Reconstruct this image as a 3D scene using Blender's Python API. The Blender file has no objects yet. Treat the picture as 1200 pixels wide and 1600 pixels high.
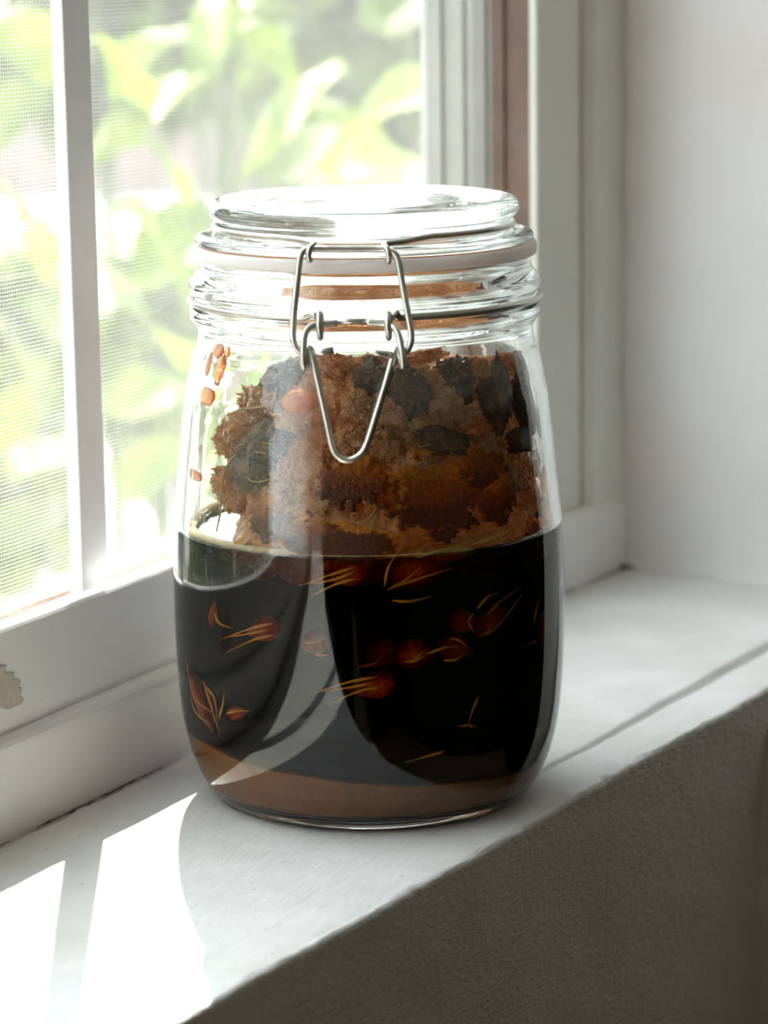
import bpy, bmesh, math, random
import numpy as np
from mathutils import Vector, Matrix, noise

random.seed(7)
rng = np.random.default_rng(7)
SC = bpy.context.scene
COL = SC.collection

# ------------------------------------------------------------------ camera
FPX = 4500.0                                   # focal length in pixels of the 1200 x 1600 frame
ROLL, PITCH, YAW = 0.0143, math.atan(900 / 4500), math.radians(27.8)
CAM = np.array([-0.68783, -0.36761, 0.23454])
FW = np.array([math.cos(PITCH) * math.cos(YAW), math.cos(PITCH) * math.sin(YAW), -math.sin(PITCH)])
RT0 = np.array([math.sin(YAW), -math.cos(YAW), 0.0])
UP0 = np.cross(RT0, FW)
RT = RT0 * math.cos(ROLL) - UP0 * math.sin(ROLL)
UP = RT0 * math.sin(ROLL) + UP0 * math.cos(ROLL)
cam_data = bpy.data.cameras.new('camera')
cam = bpy.data.objects.new('camera', cam_data)
COL.objects.link(cam)
cam.matrix_world = Matrix(((RT[0], UP[0], -FW[0], CAM[0]), (RT[1], UP[1], -FW[1], CAM[1]),
                           (RT[2], UP[2], -FW[2], CAM[2]), (0, 0, 0, 1)))
cam_data.sensor_fit = 'HORIZONTAL'
cam_data.sensor_width = 24.0
cam_data.lens = FPX / 1200 * 24.0
cam_data.clip_start, cam_data.clip_end = 0.02, 200
cam_data.dof.use_dof = True
cam_data.dof.focus_distance = 0.765
cam_data.dof.aperture_fstop = 12.5
SC.camera = cam

# ------------------------------------------------------------------ sky, sun, exposure
world = bpy.data.worlds.new('sky')
SC.world = world
world.use_nodes = True
wn = world.node_tree.nodes
wn['Background'].inputs['Color'].default_value = (0.86, 0.93, 1.0, 1)
wn['Background'].inputs['Strength'].default_value = 2.6

sun_data = bpy.data.lights.new('sun', 'SUN')
sun_data.energy = 15.0
sun_data.angle = math.radians(0.6)
sun_data.color = (1.0, 0.95, 0.87)
sun = bpy.data.objects.new('sun', sun_data)
COL.objects.link(sun)
SUN_AZ, SUN_EL = math.radians(31.0), math.radians(45.0)
to_sun = Vector((math.cos(SUN_EL) * math.cos(SUN_AZ), math.cos(SUN_EL) * math.sin(SUN_AZ), math.sin(SUN_EL)))
sun.location = to_sun * 6
sun.rotation_euler = to_sun.to_track_quat('Z', 'Y').to_euler()
sun_data.cycles.is_caustics_light = True

portal_data = bpy.data.lights.new('window_portal', 'AREA')      # sampling aid only: a portal emits no light
portal_data.shape = 'RECTANGLE'
portal_data.size, portal_data.size_y = 1.0, 1.06
portal_data.cycles.is_portal = True
portal = bpy.data.objects.new('window_portal', portal_data)
COL.objects.link(portal)
portal.location = (-0.26, 0.125, 0.58)
portal.rotation_euler = (math.radians(-90), 0, 0)

SC.view_settings.view_transform = 'Standard'
SC.view_settings.look = 'None'
SC.view_settings.gamma = 1.0
SC.view_settings.use_curve_mapping = False
SC.view_settings.exposure = 1.86
cy = SC.cycles
cy.max_bounces = 20
cy.diffuse_bounces = 6
cy.glossy_bounces = 8
cy.transmission_bounces = 16
cy.transparent_max_bounces = 24
cy.caustics_reflective = True
cy.caustics_refractive = True
cy.blur_glossy = 0.6
cy.sample_clamp_indirect = 6.0
cy.use_denoising = True

# ------------------------------------------------------------------ helpers
def ray(px, py):
    x, y = px - 600, py - 800
    return FW + RT * x / FPX - UP * y / FPX
def on_z(px, py, z):
    r = ray(px, py); return CAM + r * ((z - CAM[2]) / r[2])
def on_y(px, py, y):
    r = ray(px, py); return CAM + r * ((y - CAM[1]) / r[1])
def at_depth(px, py, d):
    return CAM + ray(px, py) * d

def tag(o, label=None, cat=None, group=None, kind=None):
    if label: o['label'] = label
    if cat: o['category'] = cat
    if group: o['group'] = group
    if kind: o['kind'] = kind
    return o

def new_obj(name, verts, faces, mats, parent=None, smooth=True, mat_idx=None):
    me = bpy.data.meshes.new(name)
    me.from_pydata([tuple(map(float, v)) for v in verts], [], faces)
    for m in (mats if isinstance(mats, (list, tuple)) else [mats]):
        me.materials.append(m)
    if smooth:
        me.polygons.foreach_set('use_smooth', [True] * len(me.polygons))
    if mat_idx is not None:
        me.polygons.foreach_set('material_index', list(mat_idx))
    me.update()
    o = bpy.data.objects.new(name, me)
    COL.objects.link(o)
    if parent is not None:
        o.parent = parent
    return o

def empty(name, loc=(0, 0, 0)):
    o = bpy.data.objects.new(name, None)
    COL.objects.link(o)
    o.location = loc
    o.empty_display_size = 0.02
    return o

def fix_normals(o):
    bm = bmesh.new(); bm.from_mesh(o.data)
    bmesh.ops.recalc_face_normals(bm, faces=bm.faces[:])
    bm.to_mesh(o.data); bm.free()
    return o

def box(name, lo, hi, mat, parent=None, bevel=0.0, seg=2):
    bm = bmesh.new()
    bmesh.ops.create_cube(bm, size=1.0)
    for v in bm.verts:
        v.co = Vector([(lo[i] + hi[i]) / 2 + v.co[i] * (hi[i] - lo[i]) for i in range(3)])
    if bevel > 0:
        bmesh.ops.bevel(bm, geom=bm.edges[:], offset=bevel, segments=seg, affect='EDGES', profile=0.5)
    me = bpy.data.meshes.new(name)
    bm.to_mesh(me); bm.free()
    me.materials.append(mat)
    o = bpy.data.objects.new(name, me)
    COL.objects.link(o)
    if parent is not None:
        o.parent = parent
    return o

def prism_x(name, prof, x0, x1, mat, parent=None, nx=2, wob=None, smooth=False):
    """closed (y, z) outline swept along X; wob(x) -> (dy, dz)"""
    n = len(prof); vs = []; fs = []
    xs = np.linspace(x0, x1, nx)
    for x in xs:
        dy, dz = wob(x) if wob else (0, 0)
        vs += [(x, y + dy, z + dz) for y, z in prof]
    for i in range(nx - 1):
        for j in range(n):
            k = (j + 1) % n
            fs.append((i * n + j, i * n + k, (i + 1) * n + k, (i + 1) * n + j))
    fs.append(tuple(range(n))[::-1]); fs.append(tuple((nx - 1) * n + j for j in range(n)))
    return fix_normals(new_obj(name, vs, fs, mat, parent, smooth))

def prism_z(name, prof, z0, z1, mat, parent=None):
    n = len(prof)
    vs = [(x, y, z0) for x, y in prof] + [(x, y, z1) for x, y in prof]
    fs = [(j, (j + 1) % n, n + (j + 1) % n, n + j) for j in range(n)]
    fs += [tuple(range(n))[::-1], tuple(n + j for j in range(n))]
    return fix_normals(new_obj(name, vs, fs, mat, parent, False))

def catmull(pts, sub=6, closed=False):
    P = [np.array(p, float) for p in pts]; n = len(P); out = []
    rngi = range(n) if closed else range(n - 1)
    for i in rngi:
        if closed:
            p0, p1, p2, p3 = P[i - 1], P[i], P[(i + 1) % n], P[(i + 2) % n]
        else:
            p0 = P[i - 1] if i > 0 else 2 * P[0] - P[1]
            p1, p2 = P[i], P[i + 1]
            p3 = P[i + 2] if i + 2 < n else 2 * P[-1] - P[-2]
        for k in range(sub):
            t = k / sub
            out.append(0.5 * (2 * p1 + (p2 - p0) * t + (2 * p0 - 5 * p1 + 4 * p2 - p3) * t * t + (3 * p1 - p0 - 3 * p2 + p3) * t ** 3))
    if not closed:
        out.append(P[-1])
    return out

def lathe(name, prof, mat, parent=None, seg=144, closed=False, mat_idx=None):
    """(r, z) profile turned about Z; r == 0 ends become poles"""
    vs = []; fs = []; rows = []; mi = []
    for r, z in prof:
        if r < 1e-7:
            rows.append([len(vs)]); vs.append((0, 0, z))
        else:
            rows.append(list(range(len(vs), len(vs) + seg)))
            vs += [(r * math.cos(2 * math.pi * k / seg), r * math.sin(2 * math.pi * k / seg), z) for k in range(seg)]
    m = len(rows)
    for i in range(m if closed else m - 1):
        a, b = rows[i], rows[(i + 1) % m]
        for k in range(seg):
            k2 = (k + 1) % seg
            if len(a) == 1 and len(b) == 1: continue
            if len(a) == 1: fs.append((a[0], b[k2], b[k]))
            elif len(b) == 1: fs.append((a[k], a[k2], b[0]))
            else: fs.append((a[k], a[k2], b[k2], b[k]))
            mi.append(mat_idx[i] if mat_idx else 0)
    return new_obj(name, vs, fs, mat, parent, True, mi)

def tube_mesh(path, rad, seg=10, closed=False, caps=True):
    P = [np.array(p, float) for p in path]; n = len(P)
    rads = [rad] * n if np.isscalar(rad) else list(rad)
    T = []
    for i in range(n):
        a = P[i - 1] if (i > 0 or closed) else P[i]
        b = P[(i + 1) % n] if (i < n - 1 or closed) else P[i]
        t = b - a; T.append(t / (np.linalg.norm(t) + 1e-12))
    ref = np.array([0, 0, 1.0]) if abs(T[0][2]) < 0.9 else np.array([1.0, 0, 0])
    N = np.cross(T[0], ref); N /= np.linalg.norm(N)
    vs = []; fs = []
    for i in range(n):
        if i:
            N = N - T[i] * (N @ T[i]); N /= (np.linalg.norm(N) + 1e-12)
        B = np.cross(T[i], N)
        for k in range(seg):
            a = 2 * math.pi * k / seg
            vs.append(P[i] + rads[i] * (math.cos(a) * N + math.sin(a) * B))
    for i in range(n if closed else n - 1):
        for k in range(seg):
            i2 = (i + 1) % n; k2 = (k + 1) % seg
            fs.append((i * seg + k, i * seg + k2, i2 * seg + k2, i2 * seg + k))
    if not closed and caps:
        fs.append(tuple(range(seg))[::-1]); fs.append(tuple((n - 1) * seg + k for k in range(seg)))
    return vs, fs

def tube(name, path, rad, mat, parent=None, seg=12, closed=False):
    vs, fs = tube_mesh(path, rad, seg, closed)
    return new_obj(name, vs, fs, mat, parent)

def fbm(p, octv=4, h=0.5):
    v = Vector(p); a = 1.0; s = 0.0
    for _ in range(octv):
        s += a * noise.noise(v); v = v * 2.03; a *= h
    return s

# ------------------------------------------------------------------ materials
def mat_new(name):
    m = bpy.data.materials.new(name); m.use_nodes = True
    nt = m.node_tree; nt.nodes.clear()
    out = nt.nodes.new('ShaderNodeOutputMaterial')
    return m, nt, out
def nd(nt, typ, **kw):
    n = nt.nodes.new(typ)
    for k, v in kw.items():
        if k.startswith('i_'):
            n.inputs[k[2:].replace('_', ' ')].default_value = v
        else:
            setattr(n, k, v)
    return n
def ramp(nt, src, stops):
    r = nt.nodes.new('ShaderNodeValToRGB')
    el = r.color_ramp.elements
    while len(el) < len(stops): el.new(0.5)
    for e, (p, c) in zip(el, stops):
        e.position = p; e.color = (*c, 1) if len(c) == 3 else c
    nt.links.new(src, r.inputs['Fac'])
    return r
def coords(nt, scale=(1, 1, 1), rot=(0, 0, 0)):
    tc = nt.nodes.new('ShaderNodeTexCoord'); mp = nt.nodes.new('ShaderNodeMapping')
    mp.inputs['Scale'].default_value = scale; mp.inputs['Rotation'].default_value = rot
    nt.links.new(tc.outputs['Object'], mp.inputs['Vector'])
    return mp.outputs['Vector']

def paint(name, c0, c1, rough=0.5, speck=0.0, stroke=(1, 1, 1), bump=0.15, mottle=18.0, spec=0.4, tint=None, bump_scale=260.0):
    """old brushed oil paint: two mottled tones, small dark specks, brush-stroke relief"""
    m, nt, out = mat_new(name)
    b = nd(nt, 'ShaderNodeBsdfPrincipled')
    b.inputs['Roughness'].default_value = rough
    b.inputs['Specular IOR Level'].default_value = spec
    v = coords(nt)
    n1 = nd(nt, 'ShaderNodeTexNoise', i_Scale=mottle, i_Detail=6.0, i_Roughness=0.6)
    nt.links.new(v, n1.inputs['Vector'])
    r1 = ramp(nt, n1.outputs['Fac'], [(0.3, c0), (0.7, c1)])
    col = r1.outputs['Color']
    if tint:
        n4 = nd(nt, 'ShaderNodeTexNoise', i_Scale=mottle * 0.55, i_Detail=3.0)
        nt.links.new(coords(nt, (1, 1, 1.7)), n4.inputs['Vector'])
        r4 = ramp(nt, n4.outputs['Fac'], [(0.5, (0, 0, 0)), (0.72, (1, 1, 1))])
        mx = nd(nt, 'ShaderNodeMix', data_type='RGBA')
        nt.links.new(r4.outputs['Color'], mx.inputs['Factor'])
        nt.links.new(col, mx.inputs['A']); mx.inputs['B'].default_value = (*tint, 1)
        col = mx.outputs['Result']
    if speck > 0:
        n2 = nd(nt, 'ShaderNodeTexNoise', i_Scale=700.0, i_Detail=3.0)
        nt.links.new(v, n2.inputs['Vector'])
        r2 = ramp(nt, n2.outputs['Fac'], [(0.665, (0, 0, 0)), (0.72, (1, 1, 1))])
        mul = nd(nt, 'ShaderNodeMath', operation='MULTIPLY'); mul.inputs[1].default_value = speck
        nt.links.new(r2.outputs['Color'], mul.inputs[0])
        mx = nd(nt, 'ShaderNodeMix', data_type='RGBA')
        nt.links.new(mul.outputs[0], mx.inputs['Factor'])
        nt.links.new(col, mx.inputs['A']); mx.inputs['B'].default_value = (0.16, 0.14, 0.12, 1)
        col = mx.outputs['Result']
    nt.links.new(col, b.inputs['Base Color'])
    n3 = nd(nt, 'ShaderNodeTexNoise', i_Scale=bump_scale, i_Detail=5.0, i_Roughness=0.55)
    nt.links.new(coords(nt, stroke), n3.inputs['Vector'])
    bp = nd(nt, 'ShaderNodeBump', i_Strength=bump, i_Distance=0.0012)
    nt.links.new(n3.outputs['Fac'], bp.inputs['Height'])
    nt.links.new(bp.outputs['Normal'], b.inputs['Normal'])
    nt.links.new(b.outputs[0], out.inputs['Surface'])
    return m

def plain(name, c, rough=0.5, metal=0.0, spec=0.5, ior=1.5):
    m, nt, out = mat_new(name)
    b = nd(nt, 'ShaderNodeBsdfPrincipled')
    b.inputs['Base Color'].default_value = (*c, 1); b.inputs['Roughness'].default_value = rough
    b.inputs['Metallic'].default_value = metal; b.inputs['Specular IOR Level'].default_value = spec
    b.inputs['IOR'].default_value = ior
    n = nd(nt, 'ShaderNodeTexNoise', i_Scale=300.0, i_Detail=3.0)
    nt.links.new(coords(nt), n.inputs['Vector'])
    r = ramp(nt, n.outputs['Fac'], [(0.3, tuple(0.88 * x for x in c)), (0.7, tuple(min(1, 1.08 * x) for x in c))])
    nt.links.new(r.outputs['Color'], b.inputs['Base Color'])
    nt.links.new(b.outputs[0], out.inputs['Surface'])
    return m

def glass(name, ior=1.5, col=(1, 1, 1), rough=0.0, absorb=None, dens=0.0):
    m, nt, out = mat_new(name)
    g = nd(nt, 'ShaderNodeBsdfGlass')
    g.inputs['IOR'].default_value = ior; g.inputs['Roughness'].default_value = rough
    g.inputs['Color'].default_value = (*col, 1)
    nt.links.new(g.outputs[0], out.inputs['Surface'])
    if absorb:
        a = nd(nt, 'ShaderNodeVolumeAbsorption')
        a.inputs['Color'].default_value = (*absorb, 1); a.inputs['Density'].default_value = dens
        nt.links.new(a.outputs[0], out.inputs['Volume'])
    return m

def leafy(name, c, trans=0.5, c2=None, scale=30.0):
    m, nt, out = mat_new(name)
    n = nd(nt, 'ShaderNodeTexNoise', i_Scale=scale, i_Detail=3.0)
    nt.links.new(coords(nt), n.inputs['Vector'])
    r = ramp(nt, n.outputs['Fac'], [(0.35, c), (0.65, c2 or tuple(1.25 * x for x in c))])
    d = nd(nt, 'ShaderNodeBsdfPrincipled'); d.inputs['Roughness'].default_value = 0.5; d.inputs['Specular IOR Level'].default_value = 0.12
    t = nd(nt, 'ShaderNodeBsdfTranslucent')
    nt.links.new(r.outputs['Color'], d.inputs['Base Color'])
    nt.links.new(r.outputs['Color'], t.inputs['Color'])
    mx = nd(nt, 'ShaderNodeMixShader'); mx.inputs['Fac'].default_value = trans
    nt.links.new(d.outputs[0], mx.inputs[1]); nt.links.new(t.outputs[0], mx.inputs[2])
    nt.links.new(mx.outputs[0], out.inputs['Surface'])
    return m

M = {}
M['sill'] = paint('sill_paint', (0.66, 0.655, 0.645), (0.78, 0.775, 0.765), 0.45, 0.55, (0.35, 1.6, 1.0), 0.22, 30, tint=(0.66, 0.645, 0.60))
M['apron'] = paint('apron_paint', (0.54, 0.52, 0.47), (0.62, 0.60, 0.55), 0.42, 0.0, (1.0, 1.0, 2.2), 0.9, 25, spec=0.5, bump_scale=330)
M['reveal'] = paint('reveal_plaster', (0.76, 0.75, 0.74), (0.82, 0.815, 0.81), 0.6, 0.0, (1, 1, 1), 0.10, 16, tint=(0.78, 0.735, 0.71), bump_scale=120)
M['frame'] = paint('frame_paint', (0.82, 0.805, 0.795), (0.88, 0.87, 0.86), 0.38, 0.12, (0.4, 1, 1.2), 0.14, 22, tint=(0.80, 0.785, 0.75))
M['casing'] = paint('casing_paint', (0.74, 0.73, 0.68), (0.79, 0.78, 0.735), 0.5, 0.0, (1, 1, 0.3), 0.10, 20)
M['lip'] = paint('lip_paint', (0.80, 0.79, 0.78), (0.86, 0.85, 0.84), 0.35, 0.2, (1, 1, 1), 0.10, 30)
M['metal_white'] = paint('mullion_paint', (0.86, 0.86, 0.88), (0.90, 0.90, 0.92), 0.4, 0.08, (1, 1, 1), 0.12, 60)
M['jamb'] = paint('jamb_paint', (0.36, 0.355, 0.33), (0.44, 0.43, 0.40), 0.5, 0.1, (1, 1, 0.3), 0.12, 40)
M['brown'] = paint('jamb_brown', (0.14, 0.095, 0.08), (0.24, 0.145, 0.11), 0.55, 0.0, (1, 1, 0.3), 0.15, 40, tint=(0.17, 0.155, 0.14))
M['rust'] = paint('rust', (0.13, 0.045, 0.015), (0.22, 0.12, 0.07), 0.8, 0.5, (1, 1, 1), 0.5, 160)
M['dirt'] = paint('track_dirt', (0.17, 0.14, 0.11), (0.30, 0.27, 0.24), 0.8, 0.7, (1, 1, 1), 0.4, 140)
M['bare'] = paint('bare_plaster', (0.44, 0.38, 0.31), (0.62, 0.56, 0.48), 0.85, 0.6, (1, 1, 1), 0.5, 300)
M['room'] = paint('room_paint', (0.80, 0.78, 0.74), (0.84, 0.82, 0.78), 0.7, 0.0, (1, 1, 1), 0.1, 4)
M['floor'] = paint('floor_wood', (0.42, 0.32, 0.22), (0.50, 0.39, 0.28), 0.5, 0.0, (1, 1, 1), 0.1, 6)
M['added_panel'] = paint('dark_panel', (0.022, 0.016, 0.012), (0.035, 0.025, 0.018), 0.55, 0.0, (1, 1, 0.2), 0.2, 12)
M['steel'] = plain('steel_wire', (0.60, 0.58, 0.54), 0.33, 1.0)
M['screen'] = plain('screen_wire', (0.30, 0.30, 0.29), 0.6)
M['glass'] = glass('clear_glass', 1.5, (0.985, 0.995, 0.99))
M['paving'] = paint('paving', (0.10, 0.095, 0.092), (0.125, 0.12, 0.115), 0.8, 0.0, (1, 1, 1), 0.1, 2)
M['pinkwall'] = paint('pink_wall', (0.16, 0.115, 0.10), (0.20, 0.15, 0.132), 0.8, 0.0, (1, 1, 1), 0.1, 3)
M['leaf'] = leafy('leaf_green', (0.075, 0.118, 0.004), 0.5, (0.135, 0.175, 0.008))
M['leaf_dark'] = leafy('leaf_dark_green', (0.050, 0.074, 0.010), 0.45, (0.080, 0.108, 0.015))
M['stem'] = leafy('stem_green', (0.045, 0.06, 0.015), 0.1)

# window pane: thin clear sheet, faintly dusty
m, nt, out = mat_new('window_pane_glass')
tr = nd(nt, 'ShaderNodeBsdfTransparent'); tr.inputs['Color'].default_value = (0.96, 0.98, 0.965, 1)
gl = nd(nt, 'ShaderNodeBsdfGlossy'); gl.inputs['Roughness'].default_value = 0.02
fr = nd(nt, 'ShaderNodeFresnel', i_IOR=1.45)
gb = nd(nt, 'ShaderNodeNewGeometry'); gm = nd(nt, 'ShaderNodeMath', operation='MULTIPLY_ADD')   # same reflectance on both faces of the sheet
gm.inputs[1].default_value = 1 / 1.45 - 1.45; gm.inputs[2].default_value = 1.45
nt.links.new(gb.outputs['Backfacing'], gm.inputs[0]); nt.links.new(gm.outputs[0], fr.inputs['IOR'])
mx = nd(nt, 'ShaderNodeMixShader')
nt.links.new(fr.outputs[0], mx.inputs[0]); nt.links.new(tr.outputs[0], mx.inputs[1]); nt.links.new(gl.outputs[0], mx.inputs[2])
du = nd(nt, 'ShaderNodeBsdfTranslucent'); du.inputs['Color'].default_value = (0.9, 0.9, 0.88, 1)
nz = nd(nt, 'ShaderNodeTexNoise', i_Scale=38.0, i_Detail=8.0, i_Roughness=0.7)
nt.links.new(coords(nt), nz.inputs['Vector'])
rr = ramp(nt, nz.outputs['Fac'], [(0.35, (0.012, 0.012, 0.012)), (0.75, (0.038, 0.038, 0.038))])
mx2 = nd(nt, 'ShaderNodeMixShader')
nt.links.new(rr.outputs['Color'], mx2.inputs[0]); nt.links.new(mx.outputs[0], mx2.inputs[1]); nt.links.new(du.outputs[0], mx2.inputs[2])
nt.links.new(mx2.outputs[0], out.inputs['Surface'])
M['pane'] = m

# silicone gasket
m, nt, out = mat_new('silicone')
d = nd(nt, 'ShaderNodeBsdfPrincipled'); d.inputs['Base Color'].default_value = (0.97, 0.94, 0.92, 1); d.inputs['Roughness'].default_value = 0.4
d.inputs['Subsurface Weight'].default_value = 1.0; d.inputs['Subsurface Radius'].default_value = (1.0, 0.9, 0.85); d.inputs['Subsurface Scale'].default_value = 0.006
t = nd(nt, 'ShaderNodeBsdfTranslucent'); t.inputs['Color'].default_value = (0.97, 0.94, 0.92, 1)
mx = nd(nt, 'ShaderNodeMixShader'); mx.inputs['Fac'].default_value = 0.4
nt.links.new(d.outputs[0], mx.inputs[1]); nt.links.new(t.outputs[0], mx.inputs[2]); nt.links.new(mx.outputs[0], out.inputs['Surface'])
M['silicone'] = m

# dark syrup
LIQ_ABS, LIQ_DENS = (0.80, 0.45, 0.0), 1400.0
M['syrup_side'] = glass('syrup_at_glass', 1.38 / 1.5, (1, 1, 1), 0.0, LIQ_ABS, LIQ_DENS)
M['syrup_top'] = glass('syrup_surface', 1.38, (1, 1, 1), 0.0, LIQ_ABS, LIQ_DENS)

def wet(name, c0, c1, c2, trans=0.25, rough=0.28, scale=120.0, bump=0.5, attr=None):
    """wet sugary pulp: three mottled tones, gloss, a share of light passing through; attr mixes in syrup-soaked amber"""
    m, nt, out = mat_new(name)
    n = nd(nt, 'ShaderNodeTexNoise', i_Scale=scale, i_Detail=7.0, i_Roughness=0.65)
    v = coords(nt); nt.links.new(v, n.inputs['Vector'])
    ng = nd(nt, 'ShaderNodeTexNoise', i_Scale=scale * 7, i_Detail=5.0, i_Roughness=0.75); nt.links.new(v, ng.inputs['Vector'])
    mg = nd(nt, 'ShaderNodeMix', data_type='FLOAT'); mg.inputs[0].default_value = 0.45
    nt.links.new(n.outputs['Fac'], mg.inputs[2]); nt.links.new(ng.outputs['Fac'], mg.inputs[3])
    r = ramp(nt, mg.outputs[0], [(0.36, c0), (0.50, c1), (0.64, c2)])
    col = r.outputs['Color']
    if attr == 'along':                        # pods: dark at the blunt end, yellow streaks towards the tip
        at = nd(nt, 'ShaderNodeAttribute', attribute_name='along')
        ad = nd(nt, 'ShaderNodeMath', operation='MULTIPLY_ADD'); ad.inputs[1].default_value = 0.7
        nt.links.new(n.outputs['Fac'], ad.inputs[0]); nt.links.new(at.outputs['Fac'], ad.inputs[2])
        r2 = ramp(nt, ad.outputs[0], [(0.25, (0.22, 0.035, 0.006)), (0.5, (0.62, 0.16, 0.02)), (0.75, (0.88, 0.42, 0.04)), (0.95, (0.95, 0.75, 0.12))])
        pass
        col = r2.outputs['Color']
    elif attr:
        at = nd(nt, 'ShaderNodeAttribute', attribute_name=attr)
        nf = nd(nt, 'ShaderNodeTexNoise', i_Scale=scale * 6, i_Detail=6.0, i_Roughness=0.7)
        nt.links.new(v, nf.inputs['Vector'])
        ad = nd(nt, 'ShaderNodeMath', operation='MULTIPLY_ADD'); ad.inputs[1].default_value = 0.9
        nt.links.new(nf.outputs['Fac'], ad.inputs[0]); sb = nd(nt, 'ShaderNodeMath', operation='SUBTRACT'); sb.inputs[1].default_value = 0.45
        nt.links.new(at.outputs['Fac'], ad.inputs[2]); nt.links.new(ad.outputs[0], sb.inputs[0])
        r2 = ramp(nt, sb.outputs[0], [(0.12, (0.85, 0.45, 0.12)), (0.34, (0.86, 0.34, 0.02)), (0.62, (0.40, 0.10, 0.006)), (0.92, (0.12, 0.026, 0.003))])
        rf = ramp(nt, at.outputs['Fac'], [(0.02, (0, 0, 0)), (0.16, (1, 1, 1))])
        mx = nd(nt, 'ShaderNodeMix', data_type='RGBA')
        nt.links.new(rf.outputs['Color'], mx.inputs['Factor'])
        nt.links.new(col, mx.inputs['A']); nt.links.new(r2.outputs['Color'], mx.inputs['B'])
        col = mx.outputs['Result']
    b = nd(nt, 'ShaderNodeBsdfPrincipled'); b.inputs['Roughness'].default_value = rough
    nt.links.new(col, b.inputs['Base Color'])
    n2 = nd(nt, 'ShaderNodeTexNoise', i_Scale=scale * 9, i_Detail=4.0)
    nt.links.new(v, n2.inputs['Vector'])
    bp = nd(nt, 'ShaderNodeBump', i_Strength=bump, i_Distance=0.0006)
    nt.links.new(n2.outputs['Fac'], bp.inputs['Height']); nt.links.new(bp.outputs['Normal'], b.inputs['Normal'])
    t = nd(nt, 'ShaderNodeBsdfTranslucent'); nt.links.new(col, t.inputs['Color'])
    mx = nd(nt, 'ShaderNodeMixShader'); mx.inputs['Fac'].default_value = trans
    nt.links.new(b.outputs[0], mx.inputs[1]); nt.links.new(t.outputs[0], mx.inputs[2]); nt.links.new(mx.outputs[0], out.inputs['Surface'])
    return m
M['pulp'] = wet('sugary_pulp', (0.38, 0.13, 0.04), (0.80, 0.39, 0.16), (0.95, 0.72, 0.44), 0.5, 0.32, 130, 0.8, 'soaked')
M['chunk'] = wet('fruit_chunk_dark', (0.06, 0.03, 0.02), (0.18, 0.10, 0.065), (0.46, 0.26, 0.12), 0.3, 0.4, 220, 0.9)
M['crumb'] = wet('sugar_crumb', (0.45, 0.16, 0.03), (0.75, 0.38, 0.12), (0.95, 0.72, 0.42), 0.4, 0.12, 300, 0.2)
M['amber'] = wet('amber_syrup', (0.80, 0.24, 0.006), (0.95, 0.42, 0.015), (1.0, 0.60, 0.08), 0.7, 0.15, 150, 0.3)
M['smear_brown'] = wet('brown_smear', (0.10, 0.03, 0.01), (0.22, 0.08, 0.02), (0.40, 0.18, 0.05), 0.4, 0.25, 160, 0.4)
M['pod'] = wet('fruit_eye', (0.35, 0.07, 0.015), (0.65, 0.20, 0.03), (0.85, 0.45, 0.06), 0.3, 0.35, 420, 0.6, 'along')
M['spike'] = wet('spike_yellow', (0.80, 0.55, 0.05), (0.92, 0.74, 0.12), (0.97, 0.86, 0.28), 0.35, 0.3, 200, 0.2)
M['fibre'] = wet('fibre', (0.40, 0.24, 0.07), (0.58, 0.38, 0.13), (0.72, 0.52, 0.24), 0.35, 0.3, 200, 0.2)
M['foam'] = wet('foam', (0.66, 0.50, 0.26), (0.82, 0.66, 0.38), (0.92, 0.82, 0.58), 0.35, 0.4, 500, 0.8)
M['brown_layer'] = wet('brown_layer', (0.25, 0.15, 0.075), (0.31, 0.195, 0.10), (0.37, 0.24, 0.13), 0.1, 0.6, 40, 0.05)

# ------------------------------------------------------------------ the setting
def front_y(x):                      # the sill's room edge runs a little askew to the window
    return -0.0548 - 0.0553 * (x - 0.0) + 0.0005 * math.sin(x * 31) + 0.0002 * math.sin(x * 83 + 1)
def back_y(x):                       # foot of the window frame
    if x < 0.03: return 0.0640
    return 0.0640 - 0.0172 * min(1.0, (x - 0.03) / 0.26)
def groove_y(x): return -0.0362 - 0.041 * (x - 0.0)

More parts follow.
